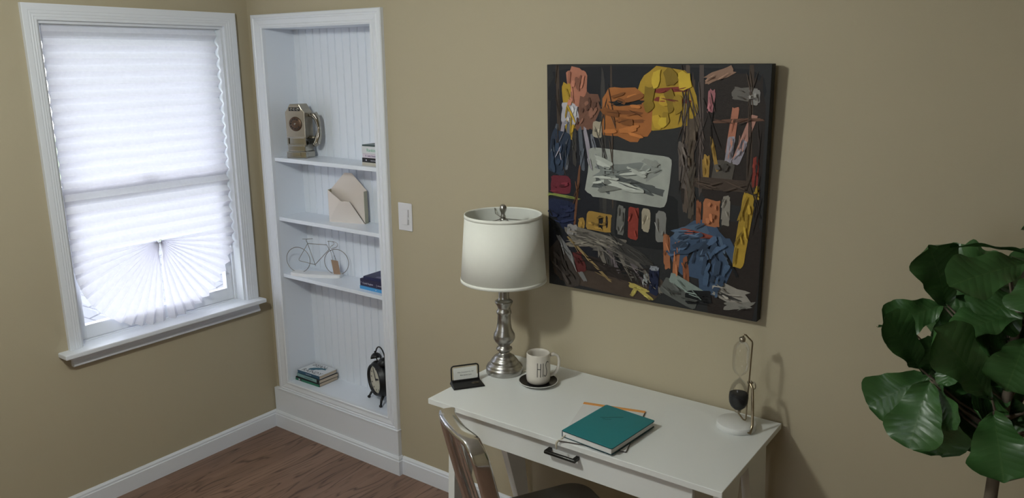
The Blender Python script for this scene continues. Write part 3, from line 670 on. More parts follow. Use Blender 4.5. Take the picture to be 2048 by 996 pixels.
# ------------------------------------------------------------------ canvas on the wall (generic abstract stand-in)
PX0, PX1, PZ0, PZ1 = 1.783, 2.589, 1.0975, 1.9155
PW, PH = PX1-PX0, PZ1-PZ0
cvM = T(PX0, -.004, PZ0) @ RX(R(1.6))
cv = thing('canvas_painting', 'large square canvas of dark and bright abstract colour patches on the wall', 'painting'); cv.matrix_world = cvM
CVD = mat('canvas_dark', (.010, .011, .013), .7, var=.35, scale=7, bump=.2, bscale=300)
m = MB(); m.rbox((0, -.034, 0), (PW, 0, PH), .002, 2); m.build('canvas', CVD, cv)
pm_ = {}
def pmat(c):
    if c not in pm_: pm_[c] = mat('paint_%d' % len(pm_), c, .62, spec=.25, var=.28, scale=16, bump=.25, bscale=120)
    return list(pm_).index(c)
rec = []; pp = MB(); rnd = random.Random(3); layer = [0]
def patch(cx, cy, w_, h_, ang, col, jag=.05, n=22, sq=.5):
    """irregular brushed blob, centre/size in 0..1 of the canvas"""
    if rec is not None: rec.append((cx, cy, w_, h_, ang, col))
    pmat(col); pp.mi = pmat(col); layer[0] += 1; y = -.0343-.00002*layer[0]
    P = []; sd = rnd.random()*50
    for k in range(n):
        a = 2*math.pi*k/n; ca, sa = math.cos(a), math.sin(a)
        ca = math.copysign(abs(ca)**sq, ca)*w_/2; sa = math.copysign(abs(sa)**sq, sa)*h_/2
        j = 1+jag*(noise.noise(Vector((sd, math.cos(a)*2, math.sin(a)*2)))*2)
        x, z = ca*j, sa*j; x, z = x*math.cos(R(ang))-z*math.sin(R(ang)), x*math.sin(R(ang))+z*math.cos(R(ang))
        P.append((min(max(cx+x, .003), .997)*PW, y, min(max(cy+z, .003), .997)*PH))
    pp.face(P)
YEL = (.42, .27, .028); ORG = (.36, .13, .035); PAL = (.34, .36, .33); GRB = (.085, .10, .125); LIL = (.30, .28, .33); SAL = (.42, .17, .11)
BRN = (.060, .042, .032); BRD = (.024, .018, .016); DEN = (.050, .085, .15); DED = (.022, .036, .065); TAN = (.36, .14, .065); GRE = (.16, .145, .125); GRD = (.045, .042, .040)
MAG = (.13, .018, .03); NVY = (.012, .018, .05); OCH = (.33, .20, .045); CRM = (.36, .32, .24); MNT = (.22, .27, .25); RED = (.22, .035, .025); DKG = (.011, .012, .014)
# dark ground variations
for a in ((.5, .9, .98, .18, 0, (.012, .013, .017)), (.14, .5, .26, .95, 0, (.011, .012, .018)), (.85, .72, .28, .5, 0, BRD), (.30, .08, .55, .14, -3, BRN), (.9, .15, .2, .5, -4, BRD), (.5, .36, .3, .25, 0, DKG), (.33, .12, .5, .07, -6, BRD)): patch(*a)
for x_, w_, c in ((.06, .018, BRN), (.29, .022, GRD), (.33, .010, BRN), (.67, .030, (.10, .075, .06)), (.70, .016, BRN), (.73, .020, (.085, .066, .06)), (.655, .02, BRD), (.78, .012, BRD), (.93, .02, BRN), (.97, .02, BRD)): patch(x_, .62+.2*rnd.random(), w_, .62, 1.5, c, .10)
# bright fields
patch(.155, .90, .10, .17, 3, SAL, .14); patch(.115, .80, .05, .25, 8, YEL, .10); patch(.21, .80, .10, .16, -20, (.16, .075, .05), .2)
patch(.26, .73, .05, .07, 0, CRM, .1); patch(.12, .79, .09, .10, 0, (.46, .45, .50), .14)
patch(.575, .865, .255, .26, 6, YEL, .10, sq=.75); patch(.59, .90, .17, .020, 4, RED, .15); patch(.60, .86, .16, .018, -3, RED, .15)
patch(.395, .80, .235, .225, -5, ORG, .12, sq=.65); patch(.40, .845, .15, .022, 3, DKG, .2); patch(.39, .805, .16, .016, -2, (.20, .07, .02), .2); patch(.41, .77, .14, .014, 2, (.20, .07, .02), .2)
for k in range(7): patch(.035+.036*k, .665-.006*k, .020, .17+.02*(k % 3), -14+5*k, [GRB, LIL, (.14, .15, .18), GRD][k % 4], .10)
patch(.06, .62, .10, .20, -10, DED, .1)
patch(.405, .535, .40, .215, -2.5, PAL, .05, sq=.25); patch(.36, .56, .22, .05, 8, (.20, .22, .21), .3); patch(.46, .50, .20, .045, -9, (.09, .10, .10), .3, sq=.5); patch(.52, .57, .10, .06, 30, (.26, .28, .26), .2); patch(.28, .49, .08, .05, -20, (.09, .10, .10), .3)
patch(.07, .475, .11, .085, 2, MAG, .08, sq=.35); patch(.07, .425, .18, .012, -3, (.20, .24, .06), .2); patch(.07, .34, .15, .13, 0, NVY, .08, sq=.4)
patch(.155, .42, .012, .30, -6, (.14, .06, .03), .1); patch(.18, .31, .035, .05, 0, OCH, .2); patch(.27, .325, .13, .085, -2, OCH, .08, sq=.3); patch(.28, .325, .020, .06, 3, DKG, .2); patch(.31, .33, .012, .05, 3, BRD, .2)
patch(.44, .34, .05, .14, 0, RED, .06, sq=.3); patch(.50, .36, .04, .10, 0, CRM, .12, sq=.4); patch(.57, .34, .05, .13, 0, (.20, .20, .19), .1, sq=.4); patch(.38, .345, .04, .12, 0, (.14, .14, .13), .2, sq=.4)
# greige drifts
patch(.26, .245, .34, .07, -6, GRE, .16); patch(.33, .20, .34, .055, -18, (.11, .10, .09), .16); patch(.42, .215, .26, .055, -22, GRD, .2); patch(.22, .225, .26, .035, 8, (.20, .18, .15), .2)
for k in range(9): patch(.28+.032*k, .19-.012*k, .022, .12, 22+3*k, [GRE, GRD, (.13, .11, .12), DKG][k % 4], .2)
patch(.035, .30, .05, .12, 35, DKG, .2); patch(.13, .275, .05, .05, 0, (.26, .25, .25), .2)
# blue field and warm strokes
patch(.74, .26, .27, .22, 28, DEN, .12, sq=.7); patch(.82, .20, .13, .26, -15, DEN, .12, sq=.7); patch(.70, .33, .16, .06, 18, (.075, .12, .19), .15)
for k in range(9): patch(.64+.030*k, .25+.03*math.sin(k*2.1), .014, .11, -40+9*k, [DED, (.09, .14, .22), DKG][k % 3], .25)
patch(.60, .24, .030, .15, 4, TAN, .14, sq=.4); patch(.645, .20, .028, .17, -3, TAN, .14, sq=.4); patch(.69, .15, .026, .13, 6, (.24, .085, .04), .2, sq=.4); patch(.73, .33, .14, .020, -8, (.24, .06, .04), .1)
patch(.79, .42, .07, .11, 0, TAN, .12, sq=.3); patch(.735, .42, .022, .10, 0, (.24, .085, .04), .2, sq=.4); patch(.85, .44, .035, .12, 0, (.24, .22, .19), .2, sq=.4)
patch(.925, .36, .05, .30, -6, (.40, .26, .035), .08, sq=.35); patch(.95, .52, .06, .06, 0, YEL, .1, sq=.35)
patch(.76, .60, .03, .10, 0, OCH, .15); patch(.83, .59, .09, .09, 0, (.085, .075, .065), .1); patch(.86, .74, .030, .20, -6, SAL, .06, sq=.3); patch(.91, .72, .030, .20, -20, (.40, .21, .17), .06, sq=.3); patch(.855, .68, .03, .10, -6, LIL, .1, sq=.3); patch(.895, .67, .03, .10, -20, LIL, .1, sq=.3); patch(.79, .66, .016, .14, 14, OCH, .1)
patch(.77, .86, .028, .09, 0, (.38, .15, .17), .2); patch(.80, .96, .12, .035, 22, (.28, .17, .12), .2); patch(.90, .89, .10, .05, -6, (.13, .12, .11), .2); patch(.94, .88, .045, .06, 0, (.25, .24, .23), .2); patch(.88, .79, .20, .014, 5, (.15, .075, .05), .15); patch(.84, .54, .26, .05, 0, BRN, .1); patch(.96, .60, .025, .12, 0, RED, .12)
patch(.69, .69, .05, .22, -8, (.10, .075, .055), .2); patch(.665, .60, .045, .18, 6, (.12, .10, .09), .2); patch(.70, .50, .03, .22, 0, (.085, .07, .055), .2)
# low foreground
patch(.08, .10, .10, .22, 35, (.05, .04, .035), .15); patch(.13, .14, .025, .26, 38, (.17, .17, .17), .1); patch(.17, .13, .05, .09, 20, (.10, .02, .02), .3); patch(.22, .15, .012, .30, 52, (.28, .20, .09), .06)
patch(.47, .055, .10, .022, -12, (.44, .36, .10), .25); patch(.45, .035, .02, .05, -30, (.44, .36, .10), .2); patch(.50, .035, .08, .018, -30, (.44, .36, .10), .2)
patch(.545, .10, .045, .12, 0, NVY, .1, sq=.4); patch(.545, .155, .04, .02, 0, (.26, .28, .32), .2); patch(.505, .10, .02, .05, 0, (.30, .32, .32), .1)
patch(.665, .065, .17, .075, -20, (.10, .105, .10), .06, sq=.3); patch(.695, .10, .17, .045, -22, MNT, .08, sq=.3); patch(.75, .06, .12, .06, 10, DKG, .1)
patch(.88, .10, .16, .07, -14, (.30, .28, .25), .2); patch(.92, .055, .12, .03, 14, (.22, .21, .19), .25); patch(.88, .085, .10, .012, -14, GRD, .3)
# loose small brush marks over every field, in darker and lighter mixes of its paint
fields = rec; rec = None; rq = random.Random(5)
for (cx, cy, w_, h_, ang, col) in fields:
    if w_*h_ > .035 and max(col) < .1: continue
    nn = min(12, 2+int(w_*h_*420))
    for k in range(nn):
        f = rq.choice((.55, .75, 1.3, 1.55)); c2 = tuple(round(min(.6, max(.006, c*f)), 3) for c in col)
        u, v = rq.uniform(-.36, .36)*w_, rq.uniform(-.36, .36)*h_; ca, sa = math.cos(R(ang)), math.sin(R(ang))
        L1, L2 = (w_*rq.uniform(.15, .42), max(.004, h_*rq.uniform(.05, .14))) if w_ > h_ else (max(.004, w_*rq.uniform(.10, .22)), h_*rq.uniform(.12, .36))
        patch(cx+u*ca-v*sa, cy+u*sa+v*ca, L1, L2, ang+rq.uniform(-22, 22), c2, .25, n=12, sq=.7)
ps_ = pp.build('painted_surface', [bpy.data.materials['paint_%d' % i] for i in range(len(pm_))], cv)

# ------------------------------------------------------------------ things in the bookcase
# payphone figurine
SH1, SH2, SH3, SH4 = 1.4683, 1.1672, .8705, .277
ph = thing('payphone_figurine', 'shiny silver rotary payphone ornament on the top shelf of the bookcase', 'ornament', (.236, .080, SH1), R(20))
K = .00034; W2 = .052; D2 = .040
m = MB()
m.rbox((-W2-.003, -D2-.008, 0), (W2+.003, D2, .034), .005, 3); m.rbox((-W2+.002, -D2-.003, .030), (W2-.002, D2, .066), .007, 3)
m.rbox((-W2, -D2+.006, .062), (W2, D2, .102), .003, 2)
m.rbox((-W2, -D2, .098), (W2, D2, .104), .002, 2).rbox((-W2, -D2, .062), (W2, D2, .070), .002, 2).rbox((-W2, -D2, .066), (-W2+.010, D2, .102), .002).rbox((W2-.010, -D2, .066), (W2, D2, .102), .002)
m.build('coin_return_base', SILVER, ph)
m = MB(); m.rbox((-.022, -D2-.0105, .010), (.026, -D2, .030), .002, 2); m.build('return_flap', SILVER, ph)
m = MB(); M_ = Matrix.Rotation(R(90), 4, 'X')
body = [(-W2, .102), (W2, .102), (W2+.001, .225), (W2-.012, .238), (.026, .262), (-.026, .262), (-W2+.012, .238), (-W2-.001, .225)]
m.prism([(x, z) for x, z in body], -D2, D2-.002, M=Matrix(((1, 0, 0, 0), (0, 0, 1, 0), (0, 1, 0, 0), (0, 0, 0, 1)))); m.build('phone_body', SILVERM, ph, bevel=.0035)
m = MB()
for i in (-1, 0, 1): m.lathe([(0, -.005), (.006, -.005), (.0075, 0), (.005, .001), (0, -.001)], 16, M=T(i*.017, -D2, .238) @ RX(R(-90)) @ RX(R(180)))
m.build('coin_slots', SILVER, ph)
m = MB(); m.box((-.030, -D2-.0006, .229), (.030, -D2, .247)); m.build('slot_plate', DARK, ph)
Md = T(.002, -D2, .167) @ RX(R(90))
m = MB(); m.lathe([(0, .006), (.010, .006), (.030, .004), (.034, .002), (.035, 0), (0, 0)], 40, M=Md); dl = m.build('rotary_dial', DIALB, ph)
m = MB()
for k in range(10):
    a = R(60+k*29); m.lathe([(0, .0062), (.0042, .0062), (.0042, .004), (0, .004)], 12, M=Md @ T(.0235*math.cos(a), .0235*math.sin(a), -.0012))
m.build('finger_holes', DARK, dl)
m = MB(); m.lathe([(0, .009), (.005, .008), (.006, .005), (0, .005)], 16, M=Md); m.build('dial_hub', SILVER, dl)
m = MB(); P = spl([(W2+.030, .0, .212), (W2+.046, .0, .190), (W2+.053, .0, .150), (W2+.050, .0, .110), (W2+.036, 0, .072)], 6)
m.tube(P, [.010+.0008*abs(i-12) for i in range(len(P))], 12); m.ball((W2+.026, 0, .212), .0135, (1.1, 1, .8)); m.ball((W2+.030, 0, .070), .018, (1.1, 1, .9)); m.build('handset', SILVER, ph)
m = MB(); m.tube([(W2-.004, 0, .207), (W2+.024, 0, .207)], .0085, 12).ball((W2+.024, 0, .207), .010); m.build('cradle', SILVER, ph)
m = MB(); m.tube([(W2-.004, 0, .100), (W2+.034, 0, .100)], .0080, 12).ball((W2+.030, 0, .100), .009); m.build('cradle', SILVER, ph)

# books
def book(name, label, w_, d_, h_, cov, pages, loc, rz, group=None, spine=None, soft=True, capb=None):
    t = thing(name, label, 'book', loc, rz, group); c = .0012
    m = MB(); m.box((-w_/2, -d_/2, h_-c), (w_/2, d_/2, h_)).box((-w_/2, -d_/2, 0), (w_/2, d_/2, c)); m.build('cover', cov, t)
    m = MB(); m.rbox((-w_/2, -d_/2-.0006, 0), (w_/2, -d_/2+.002, h_), .0006, 1); m.build('spine', spine or cov, t)
    m = MB(); m.box((-w_/2+.0025, -d_/2+.002, c), (w_/2-.0015, d_/2-.002, h_-c)); m.build('pages', pages, t)
    return t
def on_spine(t, txt, size, mt, x, z, d_, sx=1.0, bold=0): return text('lettering', txt, size, mt, t, T(x, -d_/2-.0010, z) @ RX(R(90)), sx=sx, bold=bold)
bx_, by_ = .2235, .098
b1 = book('paperback_book', 'green and black spined book at the bottom of the stack on the lowest shelf', .186, .128, .0185, BLACK, PAGES, (bx_-.004, by_-.004, SH4), R(1), 'three stacked books on the lowest shelf')
m = MB(); m.box((-.093, -.0655, .0), (-.072, -.0648, .0125)).box((-.048, -.0655, .0), (.0925, -.0648, .0125)); m.build('green_band', GCOVER, b1)
m = MB(); m.box((-.070, -.0655, .004), (-.058, -.0648, .011)); m.build('spine_label', WCOVER, b1)
b2 = book('paperback_book', 'pale teal spined book in the middle of the stack on the lowest shelf', .180, .128, .0185, BLACK, PAGES, (bx_, by_, SH4+.0186), R(-1), 'three stacked books on the lowest shelf', spine=TCOVER)
m = MB(); m.box((.070, -.0655, .0), (.0902, -.0648, .0187)); m.build('black_band', BLACK, b2)
on_spine(b2, 'A PASSAGE NORTH', .0075, SEAB, -.030, .0065, .128)
b3 = book('paperback_book', 'white covered book with a blue whale shape topping the stack on the lowest shelf', .168, .122, .0175, WCOVER, PAGES, (bx_-.004, by_+.002, SH4+.0372), R(1), 'three stacked books on the lowest shelf', spine=SEAB)
on_spine(b3, 'DISTANT BAY', .007, WINK, -.02, .006, .122)
m = MB(); wp = [(-.050, -.020), (-.046, -.006), (-.030, .008), (-.008, .016), (.018, .018), (.032, .016), (.048, .024), (.043, .010), (.050, -.002), (.034, .000), (.022, -.002), (.010, -.010), (-.004, -.012), (-.012, -.022), (-.030, -.024)]
m.prism(wp, .0176, .0179, M=T(0, .006, 0) @ RZ(R(12))); m.build('whale_shape', WHALE, b3)['label'] = 'blue whale shape printed on the cover'
text('lettering', 'ISEAN', .040, INKG, b3, T(-.070, .024, .0177), sx=.95)
text('lettering', 'RAINDY', .040, INKG, b3, T(-.068, -.052, .0177), sx=.98)

gx = .8105; gy = .0885
zz = SH1
specs = [('slim cream book at the bottom of the pile on the top shelf', .186, .118, .0155, WCOVER, mat('cream_spine', (.52, .49, .42), .6), None, None),
         ('black spined book second from the bottom of the pile on the top shelf', .184, .118, .0200, BLACK, BLACK, 'HEINEMANN', WINK),
         ('pale pink spined book with purple lettering in the pile on the top shelf', .178, .116, .0205, PCOVER, PCOVER, 'K  Jude Stone', PURP),
         ('white spined book with mint green lettering in the pile on the top shelf', .182, .118, .0330, WCOVER, WCOVER, 'Rankin', MINT)]
for i, (lb, a, b, h_, cv_, sp__, tx, tm) in enumerate(specs):
    o = book('paperback_book', lb, a, b, h_-.0003, cv_, PAGES, (gx+.0015*(i % 2), gy-.001*(i % 2), zz), R(.6*(i-1)), 'pile of books on the top shelf', spine=sp__)
    if tx == 'Rankin':
        on_spine(o, tx, .020, MINT, -.060, .009, b); m = MB(); m.box((.004, -b/2-.001, .006), (.012, -b/2-.0004, .026)); m.build('publisher_block', BLACK, o)
    elif tx == 'K  Jude Stone': on_spine(o, tx, .0115, PURP, -.070, .006, b)
    elif tx: on_spine(o, tx, .007, WINK, -.038, .007, b); m = MB(); m.ball((-.066, -b/2-.0004, .010), .004, (1, .2, 1), 10); m.build('publisher_mark', WINK, o)
    zz += h_
o = book('paperback_book', 'dark green thin book lying topmost on the pile on the top shelf', .178, .118, .0060, mat('dark_green_cover', (.025, .055, .05), .4), PAGES, (gx+.001, gy, zz), R(.8), 'pile of books on the top shelf')

gx = .7635; zz = SH3
o = book('hardcover_book', 'bright sky blue spined book at the bottom of the pile on the third shelf', .218, .122, .0165, SKYB, PAPER, (gx, .0945, zz), R(-.5), 'blue books on the third shelf'); m = MB(); m.box((-.002, -.0620, .007), (.003, -.0612, .011)); m.build('publisher_mark', WINK, o); zz += .0167
o = book('hardcover_book', 'thick dark navy book lettered Crystal Kingdom between the two other blue books', .214, .122, .0340, NAVY2, PAPER, (gx, .0965, zz), R(.2), 'blue books on the third shelf')
on_spine(o, 'Crystal Kingdom', .0120, WINK, -.090, .011, .122, sx=.86); on_spine(o, '|', .0140, WINK, .002, .0105, .122); on_spine(o, 'AMANDA HOCKING', .0075, WINK, .010, .012, .122); on_spine(o, '*', .012, WINK, -.102, .011, .122); zz += .0342
o = book('hardcover_book', 'navy covered book with a cloudy night picture on top of the blue pile', .200, .120, .0150, NAVY, PAPER, (gx+.016, .0975, zz), R(1.5), 'blue books on the third shelf')
m = MB(); m.prism([(-.035, -.035), (-.01, -.02), (.02, -.018), (.05, -.03), (.05, -.045), (0, -.05), (-.03, -.052)], .0151, .0153); m.build('cover_picture', mat('moonlit_cloud', (.16, .15, .26), .5, var=.4, scale=60), o)

# envelope holder
en = thing('envelope_organizer', 'champagne metal letter holder shaped like an open envelope on the second shelf', 'letter holder', (.430, .0655, SH2), R(15.5))
W3 = .200; H3 = .158; D3 = .030
def plate(name, poly, y, th_, mt, tilt=None, M=None):
    m = MB(); m.prism(poly, -th_/2, th_/2, M=(M or Matrix.Identity(4)) @ Matrix(((1, 0, 0, 0), (0, 0, 1, y), (0, 1, 0, 0), (0, 0, 0, 1)))); return m.build(name, mt, en)
a_, b_ = (.36*W3, .67*H3), (.63*W3, .68*H3)
fl_ = [(0, .004), (0, H3), a_, (.0, .07*H3)]
m = MB(); m.face([(0, .0, .012), (.0, .0, H3), (a_[0], -.0015, a_[1])]); m.face([(W3, .0, .004), (b_[0], -.0015, b_[1]), (W3, .0, H3)])
o = m.build('side_flap', CHAMP, en); s_ = o.modifiers.new('s', 'SOLIDIFY'); s_.thickness = .0012; s_.offset = 0
m = MB(); m.face([(0, -.0006, .0), (W3-.001, -.0006, .0), (b_[0]-.001, -.0105, b_[1]), (a_[0], -.0100, a_[1]), (0, -.0006, .012)]); o = m.build('front_panel', CHAMP, en); s_ = o.modifiers.new('s', 'SOLIDIFY'); s_.thickness = .0012; s_.offset = 0
m = MB(); m.face([(b_[0]-.0012, -.0108, b_[1]), (b_[0]+.0008, -.0108, b_[1]), (W3-.002, -.0014, .006), (W3-.006, -.0014, .004)]); o = m.build('seam', DARK, en)
plate('back_panel', [(0, 0), (W3, 0), (W3, H3), (.62*W3, .236), (.60*W3, .240), (.40*W3, .240), (.38*W3, .236), (0, H3)], D3, .0014, CHAMP)
m = MB(); m.box((-.0008, 0, 0), (.0008, D3, H3)).box((W3-.0008, 0, 0), (W3+.0012, D3, H3)).box((0, 0, 0), (W3, D3, .0014)); m.build('side_walls', CHAMPD, en)

# wire bicycle
bk = thing('wire_bicycle', 'wire bicycle sculpture with a brown tag on a pale stone base on the third shelf', 'ornament', (.340, .088, SH3), math.atan2(.375, .927))
base = []
for k in range(17):
    a = math.pi*k/16; base.append((-.040+.138*-math.cos(a)*1.0, -.020-.026*math.sin(a)))
m = MB(); m.prism(base+[(.098, .022), (-.178, .022)], 0, .0175); m.build('stone_base', MARBLEB, bk, bevel=.002)
def ring(cx, cz, r_): return [(cx+r_*math.cos(2*math.pi*i/48), 0, cz+r_*math.sin(2*math.pi*i/48)) for i in range(48)]
m = MB(); m.tube(ring(-.1405, .0775, .0655), .0017, 6, closed=True); m.build('wheel', WIRE, bk)
m = MB(); m.tube(ring(.0715, .0775, .0658), .0017, 6, closed=True); m.build('wheel', WIRE, bk)
m = MB()
def wl(*p, y=0): m.tube([(a, y, b) for a, b in p], .0016, 6)
wl((-.0823, .1656), (-.1360, .0830), (-.1375, .0770), (-.1314, .0720), (-.0482, .0573)); wl((-.0823, .1656), (-.0482, .0573), (-.046, .050)); wl((-.0482, .0573), (.0352, .1416)); wl((-.0823, .1656), (.0229, .1643)); wl((.0229, .1643), (.0360, .1400))
wl((-.0823, .1656), (-.0896, .1808), (-.0860, .1890)); m.build('frame', WIRE, bk)
m = MB(); m.tube([(-.110, 0, .1877), (-.085, 0, .1885), (-.0526, 0, .1917)], [.0010, .0016, .0012], 6); m.build('saddle', WIRE, bk)
m = MB(); m.tube([(.0339, 0, .1843), (.0360, 0, .140), (.0443, 0, .1330)], .0014, 6).tube([(.0443, -.003, .133), (.0556, -.003, .0736)], .0012, 6).tube([(.0500, .003, .138), (.0715, .003, .0775)], .0012, 6); m.build('fork', WIRE, bk)
m = MB(); m.tube(spl([(.0339, -.010, .1843), (.0560, -.012, .1855), (.0760, -.013, .1835), (.0894, -.013, .1741), (.0829, -.013, .1583), (.0640, -.012, .1520), (.0522, -.010, .149), (.0457, -.008, .1551), (.0530, -.004, .162), (.0602, .004, .1675), (.0568, .008, .1777), (.0392, .006, .182)], 5), .0012, 6); m.tube([(.0339, -.010, .1843), (.0339, .006, .183)], .0012, 6); m.build('handlebars', WIRE, bk)
m = MB(); m.face([(.0456, -.007, .0901), (.0825, -.007, .0856), (.0962, -.012, .0150), (.0590, -.012, .0165)]); o = m.build('paper_tag', KRAFT, bk); s_ = o.modifiers.new('s', 'SOLIDIFY'); s_.thickness = .0008
m = MB(); m.tube([(.060, -.004, .112), (.064, -.0068, .088), (.070, -.0080, .080), (.066, -.004, .112)], .0006, 5); m.build('tag_string', BLACK, bk)

# alarm clock
ac = thing('alarm_clock', 'black twin bell alarm clock on the lowest shelf of the bookcase', 'clock', (.692, .0775, SH4), R(-20.5))
CZc = .120; RC = .092
Mc = T(0, .017, CZc) @ RX(R(90))    # local z -> -y (front)
m = MB(); m.lathe([(0, -.042), (.040, -.041), (.070, -.034), (.086, -.020), (RC, -.004), (RC, .006), (.088, .016), (.082, .022), (.0800, .030), (.0765, .034), (.0735, .034), (.0700, .024), (.0690, .020), (0, .020)], 64, M=Mc); m.build('case', BLACK, ac)
m = MB(); m.lathe([(0, .0206), (.0690, .0206)], 48, M=Mc); fc = m.build('clock_face', FACE, ac)
m = MB()
for k in range(12):
    a = R(k*30)
    # short numeral blocks
    m.box((-.0028, .0500, .0208), (.0028, .0600, .0211), M=Mc @ RZ(-a))
for k in range(60): m.box((-.0004, .0640, .0208), (.0004, .0665, .0211), M=Mc @ RZ(R(6*k)))
m.build('hour_marks', INK, fc)
m = MB(); m.box((-.0030, -.008, .0225), (.0030, .050, .0232), M=Mc @ RZ(R(28))); m.lathe([(0, .0234), (.004, .0234), (.004, .0206), (0, .0206)], 14, M=Mc); m.build('minute_hand', INK, fc)
m = MB(); m.box((-.0040, -.006, .0215), (.0040, .032, .0222), M=Mc @ RZ(R(-72))); m.build('hour_hand', INK, fc)
for sx in (-1, 1):
    m = MB(); m.tube([(sx*.046, .014, .052), (sx*.060, -.006, .030), (sx*.069, -.014, .010)], [.0085, .0060, .0048], 12).ball((sx*.070, -.015, .0075), .0078, (1.1, 1.1, .95)); m.build('foot', BLACK, ac)
    Mb = T(sx*.044, .022, .216) @ RY(R(sx*20))
    m = MB(); m.lathe([(0, .026), (.010, .0245), (.020, .018), (.0265, .008), (.0285, -.002), (.0270, -.002), (.0240, .004), (0, .012)], 32, M=Mb).ball(Mb @ Vector((0, 0, .029)), .0055).tube([Mb @ Vector((0, 0, .012)), (sx*.040, .026, .196)], .003, 8); m.build('bell', BLACK, ac)
m = MB(); m.tube(spl([(-.052, .026, .246), (-.046, .026, .258), (-.026, .026, .276), (0, .026, .283), (.026, .026, .276), (.046, .026, .258), (.052, .026, .246)], 6), .0034, 10); m.build('handle', BLACK, ac)
m = MB(); m.tube([(0, .026, .205), (.0, .026, .232)], .0022, 8).ball((0, .026, .234), .0065, (1.4, .9, .9)).tube([(-.012, .022, .209), (.012, .022, .214)], .002, 6); m.build('hammer', BLACK, ac)

# ------------------------------------------------------------------ fiddle leaf fig
fg = thing('fiddle_leaf_fig', 'dark green fiddle leaf fig tree standing right of the desk by the wall', 'plant', (3.315, -.42, 0))
def veinmat():
    m = LEAF; nt = m.node_tree; N = nt.nodes; Lk = nt.links; p = N['Principled BSDF']
    uv = N.new('ShaderNodeUVMap'); uv.uv_map = 'UVMap'; sx = N.new('ShaderNodeSeparateXYZ'); Lk.new(uv.outputs[0], sx.inputs[0])
    def mth(op, a, b=None, c=None):
        n = N.new('ShaderNodeMath'); n.operation = op
        for i, v in enumerate((a, b, c)):
            if v is None: continue
            if isinstance(v, (int, float)): n.inputs[i].default_value = v
            else: Lk.new(v, n.inputs[i])
        return n.outputs[0]
    at = mth('ABSOLUTE', sx.outputs[0])                       # |t|
    mid = mth('LESS_THAN', at, .028)
    f = mth('FRACT', mth('MULTIPLY_ADD', mth('SUBTRACT', sx.outputs[1], mth('MULTIPLY', at, .16)), 5.2, 10.0))
    dd = mth('ABSOLUTE', mth('SUBTRACT', f, .5)); side = mth('MULTIPLY', mth('LESS_THAN', dd, .030), .40)
    vv = mth('MAXIMUM', mid, side)
    src = p.inputs['Base Color'].links[0].from_socket
    mx = N.new('ShaderNodeMix'); mx.data_type = 'RGBA'; Lk.new(mth('MULTIPLY', vv, .7), mx.inputs[0]); Lk.new(src, mx.inputs[6]); mx.inputs[7].default_value = (.055, .12, .035, 1); Lk.new(mx.outputs[2], p.inputs['Base Color'])
    hgt = mth('ADD', mth('MULTIPLY', mth('SINE', mth('MULTIPLY', dd, 6.28)), .8), mth('MULTIPLY', mid, -1.0))
    bp = N.new('ShaderNodeBump'); bp.inputs['Strength'].default_value = .16; bp.inputs['Distance'].default_value = .004; Lk.new(hgt, bp.inputs['Height'])
    old = p.inputs['Normal'].links[0].from_node; Lk.new(bp.outputs[0], old.inputs['Normal'])
veinmat()
FC = Vector((3.315, -.42, 0))
lm = MB(); uvl = lm.b.loops.layers.uv.new('UVMap')
WP = [(0, .04), (.06, .22), (.15, .46), (.28, .62), (.42, .70), (.56, .84), (.70, .99), (.80, 1.0), (.88, .93), (.94, .74), (.98, .46), (1.0, .16)]
def wprof(s):
    for (a, u), (b, v) in zip(WP[:-1], WP[1:]):
        if s <= b: t = (s-a)/(b-a); t = t*t*(3-2*t)*.5+t*.5; return u+(v-u)*t
    return .1
CAMP = Vector((3.36, -2.46, 1.92))
def leafmesh(b, t, W, tilt, seed, droop=.16):
    b = Vector(b); t = Vector(t); d = t-b; Ln = d.length; d.normalize()
    nrm = (CAMP-b).normalized()+Vector((-.15, 0, .55)); nrm = (nrm-d*nrm.dot(d)).normalized(); nrm = Matrix.Rotation(R(tilt), 3, d) @ nrm; sd = d.cross(nrm)
    NS, NT = 20, 10; G = []
    for i in range(NS+1):
        s = i/NS; w = wprof(s)*W*.60*(1+.05*math.sin(s*17+seed)); row = []
        for j in range(-NT//2, NT//2+1):
            u = j/(NT/2)
            c = b+d*(s*Ln)
            h = -droop*Ln*(s-.35)**2*1.3+.10*W*abs(u)**1.3*.9 + .085*W*abs(u)**2*math.sin(s*13+seed*1.7+(1.5 if u > 0 else 0)) - .03*W
            h += .02*W*math.sin(s*7*6.28+abs(u)*-1.5)*(1-abs(u))*.5
            row.append(lm.b.verts.new(c+sd*(w*u)+nrm*h-FC))
        G.append(row)
    for i in range(NS):
        for j in range(NT):
            f = lm.b.faces.new([G[i][j], G[i][j+1], G[i+1][j+1], G[i+1][j]]); f.smooth = True
            for lp, (a, c_) in zip(f.loops, ((i, j), (i, j+1), (i+1, j+1), (i+1, j))):
                lp[uvl].uv = (c_/(NT/2)-1, a/NS)
